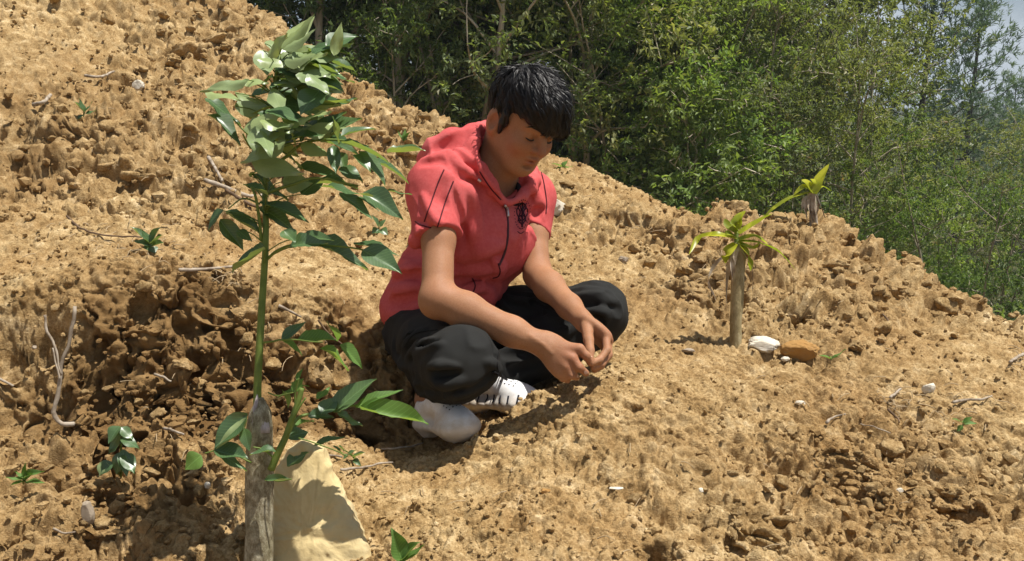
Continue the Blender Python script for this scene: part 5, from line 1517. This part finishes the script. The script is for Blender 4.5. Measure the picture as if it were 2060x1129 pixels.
for px, py, w, h, mat, cuts, nm, lb, sq, d in [
    (1536, 682, 68, 44, M_wht, 9, 'stone', 'white angular stone lying beside the foot of the yellow green stick plant', (1, .8, .62), None),
    (1606, 694, 84, 56, M_org, 4, 'stone', 'rusty orange stone next to the white stone', (1, .85, .75), None),
    (1580, 722, 17, 12, M_wht, 6, 'stone', 'small white pebble just below the orange stone', (1, .9, .8), None),
    (1868, 776, 27, 24, M_wht, 6, 'stone', 'pale cream stone alone on the smooth earth to the right', (.9, .9, .9), None),
    (1610, 808, 20, 13, M_wht, 6, 'stone', 'small flat white stone below and right of the stick plant', (1, .9, .7), None),
    (1122, 411, 40, 34, M_wht, 8, 'stone', 'white block of stone behind the boy\'s shoulder', (1, .9, 1.0), None),
    (278, 171, 22, 21, M_wht, 4, 'stone', 'round pale stone high on the dug slope at upper left', (1, 1, .95), None),
    (1384, 706, 34, 13, M_gry, 7, 'stone', 'flat grey stone left of the stick plant foot', (1, .7, .5), None),
    (178, 1030, 44, 66, M_gry, 6, 'stone', 'upright greyish stone at lower left below the small green shoot', (.62, .62, 1.5), None),
    (418, 978, 14, 12, M_wht, 6, 'stone', 'tiny white pebble in the shade left of the stake', (1, 1, .9), None),
    (1410, 985, 14, 11, M_wht, 6, 'stone', 'tiny white pebble in the crumbly soil below the boy\'s hands', (1, 1, .8), None),
    (1096, 985, 22, 14, M_org, 6, 'stone', 'small amber pebble in the crumbly soil in front of the shoes', (1, 1, .8), None),
    (1240, 982, 26, 10, M_wht, 7, 'stone', 'thin pale stone chip in the foreground soil', (1, .7, .45), None),
    (1810, 985, 14, 10, M_wht, 6, 'stone', 'tiny pale pebble in the earth at lower right', (1, 1, .8), None),
    (1255, 520, 24, 18, M_gry, 7, 'stone', 'grey stone on the slope between the boy and the stick plant', (1, .8, .7), None),
    (70, 700, 10, 8, M_gry, 5, 'stone', 'small grey stone in the dark hollow at far left', (1, 1, .8), None)]:
    p, dd = surf(px, py + h * .42); s = w / 2 / FPX * dd
    V, F = lumpy(4, 700 + px, (1, .9, 1), .12, .10, .10, cuts)
    V = V * (1 + .10 * fbm(V + px, .45, 3, 4))[:, None]
    V = V * np.array(sq) * s * np.array([1.12, 1.0, h / w * 1.35 if sq[2] < 1 else 1.0])
    o = part(nm, V + p + np.array([0, 0, s * sq[2] * .35]), F, mat.m, smooth=False)
    tag(o, lb, 'stone')

# ------------------------------------------------------------------ the two strap-leaved stick plants
def strap(parent, path, wid, mat, nm='leaf', n=14, twist=0.0):
    P_ = spline(path, n); T = np.gradient(P_, axis=0); T /= np.linalg.norm(T, axis=1)[:, None]
    t = np.linspace(0, 1, n); w = wid * np.sin(np.pi * (.12 + .88 * t) ** .9) ** .7; w[-1] = .0005
    sd = np.cross(T, unit(UPV * .8 - FWD * .5)); sd /= np.linalg.norm(sd, axis=1)[:, None] + 1e-9
    nn = np.cross(sd, T); c, s = np.cos(twist * t)[:, None], np.sin(twist * t)[:, None]
    sd, nn = sd * c + nn * s, nn * c - sd * s
    V = np.stack([P_ - sd * w[:, None] / 2 + nn * w[:, None] * .14, P_, P_ + sd * w[:, None] / 2 + nn * w[:, None] * .14], 1).reshape(-1, 3)
    F = [(i * 3 + j, i * 3 + j + 1, i * 3 + j + 4, i * 3 + j + 3) for i in range(n - 1) for j in (0, 1)]
    return part(nm, V, np.array(F), mat.m, parent)
base_, dS = surf(1482, 694); dS = min(dS, 2.3)
stick = thing('stick_plant', 'short upright stake with a tuft of yellow green strap leaves right of the boy', 'plant', base_)
Ps = spline(WL([(1480, 712, dS), (1481, 640, dS), (1484, 570, dS), (1488, 505, dS), (1489, 496, dS)]), 30)
V, F = tube(Ps, np.concatenate([np.linspace(.0145, .0165, 28), [.0155, .012]]), 14)
V = V + .0016 * np.stack([vnoise(V * np.array([1, 1, .3]), .012, i) for i in (1, 2, 3)], 1)
M_stick = Mat('beige_bark', .92, .15); _a = M_stick.noise(50, 6, .7, (1, 1, .4))
M_stick.color(M_stick.ramp(_a, [(.3, (.14, .105, .050)), (.5, (.30, .24, .125)), (.7, (.46, .40, .25))])).bump(_a, .004)
part('stake', V, F, M_stick.m, stick)
part('shoot', *tube(spline(WL([(1482, 505, dS), (1481, 470, dS), (1483, 440, dS)]), 8), np.linspace(.007, .004, 8), 7), M_stem.m, stick)
for path, w, tw in [([(1482,480),(1440,472),(1405,480),(1386,512)],.020,.5),([(1483,462),(1485,440),(1500,424)],.024,.2),([(1486,482),(1518,476),(1545,492)],.022,.4),([(1480,476),(1462,470),(1446,488)],.018,.6),([(1483,470),(1465,455),(1458,440)],.022,.4),
                    ([(1486,470),(1510,455),(1540,438),(1554,430)],.022,.3),([(1486,485),(1530,490),(1570,510),(1602,545)],.019,.9),([(1484,488),(1515,500),(1530,488)],.022,.3),
                    ([(1480,490),(1462,510),(1460,530)],.026,.5),([(1488,490),(1506,515),(1510,545)],.024,.5),([(1483,465),(1478,448),(1492,430)],.022,.2)]:
    strap(stick, WL([(a, b, dS - .02 - .015 * i * rl.uniform(-1, 1)) for i, (a, b) in enumerate(path)]), w, M_strap, twist=tw)
for path, w, tw in [([(1480,500),(1472,540),(1474,585)],.016,1.5),([(1484,498),(1476,520),(1478,550)],.014,2.0),([(1478,505),(1440,530),(1424,565),(1440,600)],.010,2.5),([(1492,505),(1512,540),(1514,590)],.008,2.),([(1476,500),(1462,560),(1460,640)],.012,1.5),
                    ([(1482,498),(1470,505),(1466,530)],.016,1.)]:
    strap(stick, WL([(a, b, dS + (-.02 if a > 1470 else .02)) for a, b in path]), w, M_dryleaf, 'dead_leaf', twist=tw)
b2, dR = surf(1636, 455); dR = min(dR, 3.5)
dead = thing('ridge_plant', 'plant with hanging dead white leaves and one tall green blade on the right mound', 'plant', b2)
part('stem', *tube(spline(WL([(1638, 470, dR), (1636, 430, dR), (1635, 385, dR)]), 10), np.linspace(.018, .012, 10), 8), M_twig.m, dead)
for path, w, tw in [([(1634,385),(1628,420),(1636,462)],.026,1.2),([(1638,384),(1645,410),(1640,440)],.022,1.5),([(1632,388),(1620,415),(1624,450)],.020,.8),([(1640,386),(1652,420),(1660,440)],.016,1.5),([(1636,390),(1634,430),(1644,470)],.018,2.),([(1630,392),(1616,405),(1612,432)],.014,1.)]:
    strap(dead, WL([(a, b, dR - .03) for a, b in path]), w, M_dryleaf, 'dead_leaf', twist=tw)
for path, w, tw in [([(1637,390),(1648,362),(1668,330)],.040,.2),([(1636,388),(1625,370),(1612,362)],.032,.4),([(1635,388),(1618,375),(1596,392)],.022,.6),([(1638,388),(1655,376),(1672,385)],.020,.6),([(1634,386),(1590,398),(1555,420),(1535,440)],.016,.3),([(1638,386),(1640,370),(1630,360)],.03,.2)]:
    strap(dead, WL([(a, b, dR - .04) for a, b in path]), w, M_strap, twist=tw)

# ------------------------------------------------------------------ small green plants in the soil
def sprig(px, py, label, leaves, mat='n', h=0, cat='small plant', name='small_plant', stemr=.0016, lift=.012):
    p, d = surf(px, py); t = thing(name, label, cat, p)
    d = d - .02
    for x0, y0, x1, y1, w, f in leaves:
        A, B_ = W(x0, y0, d - lift), W(x1, y1, d - lift - rl.uniform(0, .02))
        leaf_at(t, A, B_, w / FPX * d, f, mat)
        part('stalk', *tube(spline([p, (p + A) / 2 + np.array([0, 0, .004]), A], 5), np.linspace(stemr, stemr * .6, 5), 5), M_stem.m, t)
    return t
sprig(244, 962, 'small shoot with broad dark green leaves growing from the cracked bank at lower left', [(241,858,214,888,24,'t'),(243,860,268,884,20,'t'),(243,868,218,908,24,'t'),(245,880,280,902,22,'t'),(244,890,218,912,20,'t'),(245,910,232,955,22,'t'),(250,912,270,952,26,'t'),(247,905,255,958,20,'t'),(225,930,200,952,20,'t'),(212,928,200,958,26,'u')], 'n')
sprig(300, 505, 'small leafy weed on the earth terrace left of the sapling', [(300,490,262,458,18,'t'),(302,488,285,462,16,'t'),(304,488,324,458,18,'t'),(306,492,328,474,16,'t'),(300,494,270,480,18,'t'),(303,496,330,490,16,'t'),(300,496,285,502,18,'t'),(303,497,312,508,16,'t')], 'n')
sprig(806, 1129, 'broad two leaved bright green seedling at the bottom edge beside the yellow rock', [(808,1126,786,1062,30,'t'),(808,1128,846,1092,22,'t'),(812,1128,852,1096,12,'t')], 'y', stemr=.003, lift=.03)
sprig(48, 980, 'thin weed with tiny leaves at the lower left edge', [(48,965,12,960,9,'t'),(50,962,30,948,8,'t'),(50,960,80,944,9,'t'),(52,966,70,952,7,'t'),(46,970,20,978,8,'t'),(48,958,52,930,6,'t'),(52,970,88,968,6,'t')], 'y')
sprig(168, 238, 'small weed on the upper left slope', [(168,225,148,205,12,'t'),(170,226,160,198,12,'t'),(172,226,185,204,13,'t'),(170,230,192,222,12,'t'),(168,232,152,240,12,'t')], 'n')
sprig(760, 470, 'small leafy weed half hidden between the sapling and the red jacket', [(762,455,750,432,16,'t'),(764,456,775,440,14,'t'),(762,462,748,470,14,'t'),(765,462,780,470,14,'t')], 'n')
sprig(812, 288, 'tiny grass shoot on the slope left of the boy\'s hood', [(812,284,800,262,6,'t'),(812,284,816,258,6,'t'),(812,284,826,266,6,'t')], 'y')
sprig(1130, 340, 'tiny green weed on the ridge just right of the boy\'s face', [(1130,336,1112,326,8,'t'),(1132,336,1140,322,8,'t'),(1132,338,1152,334,8,'t'),(1128,338,1116,340,7,'t')], 'y')
sprig(715, 925, 'sparse twig with tiny leaves in front of the white shoes', [(690,905,680,898,9,'t'),(700,912,716,905,9,'t'),(710,920,735,912,9,'t'),(712,925,725,935,8,'t'),(700,915,690,922,8,'t')], 'n')
sprig(1670, 728, 'small yellow green weed right of the orange stone', [(1670,722,1650,712,7,'t'),(1672,722,1690,716,7,'t'),(1672,724,1700,702,5,'t')], 'y')
sprig(1940, 852, 'faint green weed on the smooth earth at the right', [(1935,850,1915,840,9,'t'),(1938,850,1955,838,9,'t'),(1940,854,1965,848,9,'t'),(1936,856,1925,868,9,'t')], 'y')

# ------------------------------------------------------------------ dry roots, sticks and straw
def twig(path, r0, r1, label, mat=M_twig, d=None, lift=.004, nm='dry_stick', cat='stick', wob=.0025, root=None):
    pts_ = []
    for a, b in path:
        p, dd = surf(a, b); pts_.append(p - FWD * 0 + np.array([0, 0, lift]))
    if d is not None: pts_ = [W(a, b, d) for a, b in path]
    P_ = spline(pts_, 20); P_ = P_ + wob * np.stack([vnoise(P_, .03, i + len(path)) for i in (1, 2, 3)], 1)
    P_ = P_ + .5 * wob * np.stack([vnoise(P_, .009, i + 9) for i in (1, 2, 3)], 1)
    V, F = tube(P_, np.linspace(r0, r1, 20) * .74 * (1 + .22 * vnoise(P_, .012, 6)), 7)
    if root is not None:
        return part('fork', V, F, mat.m, root)
    o = part(nm, V, F, mat.m); return tag(o, label, cat)
rt1 = twig([(152, 616), (146, 650), (138, 690), (126, 722), (122, 760), (118, 800), (108, 830), (122, 850), (150, 852)], .0042, .0060, 'pale forked dry root sticking up out of the bank at left', d=1.63, nm='dry_root', cat='root')
twig([(88, 632), (94, 660), (108, 690), (116, 722), (124, 755)], .0034, .0026, '', d=1.625, root=rt1)
twig([(106, 700), (112, 730), (120, 765)], .002, .002, '', d=1.615, root=rt1)
twig([(412, 372), (450, 385), (500, 402), (545, 415)], .011, .008, 'thick pale stick lying on the slope behind the sapling', lift=.012)
twig([(455, 400), (500, 418), (530, 430)], .008, .006, 'shorter dark stick just below the thick pale stick behind the sapling', M_btwig, lift=.01)
twig([(420, 328), (436, 350), (448, 372)], .009, .006, 'short pale splinter above the thick stick on the slope', lift=.01)
twig([(170, 163), (200, 163), (230, 154)], .008, .006, 'short dry stick high on the left slope', lift=.014)
twig([(68, 222), (88, 214), (103, 204)], .012, .009, 'short thick grey stick end near the left edge of the slope', lift=.014)
twig([(135, 440), (165, 465), (210, 480), (285, 486)], .005, .003, 'thin bent brown twig running to the small weed on the terrace', M_btwig, lift=.006)
twig([(360, 550), (410, 548), (470, 546)], .006, .004, 'dry twig lying at the terrace edge left of the green stem', lift=.006)
twig([(560, 625), (585, 635), (605, 645)], .005, .003, 'pale twig end sticking from the bank right of the green stem', lift=.008)
twig([(380, 0), (415, 6), (450, 16)], .016, .012, 'grey branch lying at the top of the slope', lift=.03)
twig([(686, 953), (730, 946), (790, 936)], .0032, .0022, 'thin white stick lying in front of the near shoe', lift=.006)
twig([(655, 922), (675, 924), (690, 926)], .003, .002, 'short white stick right beside the top of the yellow rock', lift=.006)
twig([(770, 910), (800, 908), (850, 898)], .003, .002, 'grey stick in the shadow at the near shoe', lift=.006)
twig([(1916, 818), (1945, 812), (1975, 812), (1994, 802)], .0042, .0028, 'pale curved dry stick on smooth earth at the right', lift=.006)
twig([(2062, 722), (2045, 730), (2028, 741)], .006, .004, 'pale stick cut by the right edge of the picture', lift=.012)
twig([(1664, 860), (1678, 848), (1700, 842)], .0042, .002, 'short purplish stick in the soil at lower right', lift=.008)
twig([(1728, 862), (1755, 868), (1790, 880)], .0018, .0012, 'thin pale straw right of the short purplish stick', lift=.006)
twig([(1786, 835), (1800, 848), (1808, 858)], .004, .002, 'dark little stick amid dry litter at right', M_btwig, lift=.008)
twig([(1792, 812), (1802, 802), (1810, 792)], .004, .003, 'pale little stick standing in dry litter at right', lift=.012)
twig([(1776, 640), (1785, 655), (1778, 672)], .004, .002, 'thin dark upright stalk on the right hand slope', M_btwig, lift=.01)
twig([(1924, 545), (1930, 560), (1936, 572)], .008, .004, 'little pale stake end on the right ridge before the forest', lift=.02)
twig([(640, 655), (665, 690), (700, 720)], .003, .002, 'thin dead root hanging down the shaded bank', M_btwig, lift=.012)
twig([(330, 872), (350, 880), (372, 890)], .004, .003, 'pale splinter in the cracked bank left of the stake', lift=.01)
twig([(310, 762), (330, 772), (345, 780)], .004, .003, 'pale splinter higher in the cracked bank', lift=.01)
twig([(0, 775), (15, 782), (30, 788)], .004, .003, 'pale twig at the left edge in the bank', lift=.01)
twig([(110, 1082), (130, 1084), (158, 1082)], .003, .002, 'small pale stick near the bottom left corner', lift=.006)
twig([(700, 130), (712, 132), (728, 134)], .014, .010, 'grey stub of wood poking from the ridge beside the sapling leaves', lift=.03)
M_straw = Mat('straw', .9, .1); M_straw.color((.40, .30, .18))
def straw():
    r = np.random.default_rng(4); ch = []
    spots = [(1800, 815, 22, 18, 26), (460, 560, 20, 10, 16), (290, 500, 40, 14, 26), (200, 490, 90, 30, 30), (480, 690, 30, 50, 6), (1420, 560, 40, 30, 20), (300, 860, 90, 70, 8), (640, 690, 50, 40, 6), (1950, 830, 70, 40, 16), (2040, 735, 20, 14, 12), (1700, 800, 200, 120, 26), (1150, 1000, 300, 90, 26), (400, 300, 200, 120, 40), (1200, 450, 90, 60, 22)]
    for cx, cy, sx_, sy_, n in spots:
        for _ in range(n):
            p, d = surf(r.normal(cx, sx_), r.normal(cy, sy_)); a = r.uniform(0, 6.28); L_ = r.uniform(.010, .035) * (.6 + .25 * d)
            q = p + np.array([math.cos(a), math.sin(a), 0]) * L_; q[2] = np.clip(gz(q[:2])[0], p[2] - .008, p[2] + .008)
            m_ = (p + q) / 2; m_[2] = min(max(m_[2], gz(m_[:2])[0]), m_[2] + .006) + .003
            up = np.array([0, 0, r.uniform(.001, .007)])
            ch.append(tube(spline([p + up, m_ + up, q + up * r.uniform(0, 2)], 5), np.linspace(.0010, .0005, 5) * (.6 + .3 * d), 4, False))
    V, F = join(ch); me = raw_mesh('straw', V, F, [M_straw.m])
    tag(place('straw', me), 'scattered dry straw and root hairs on the soil', kind='stuff')
straw()
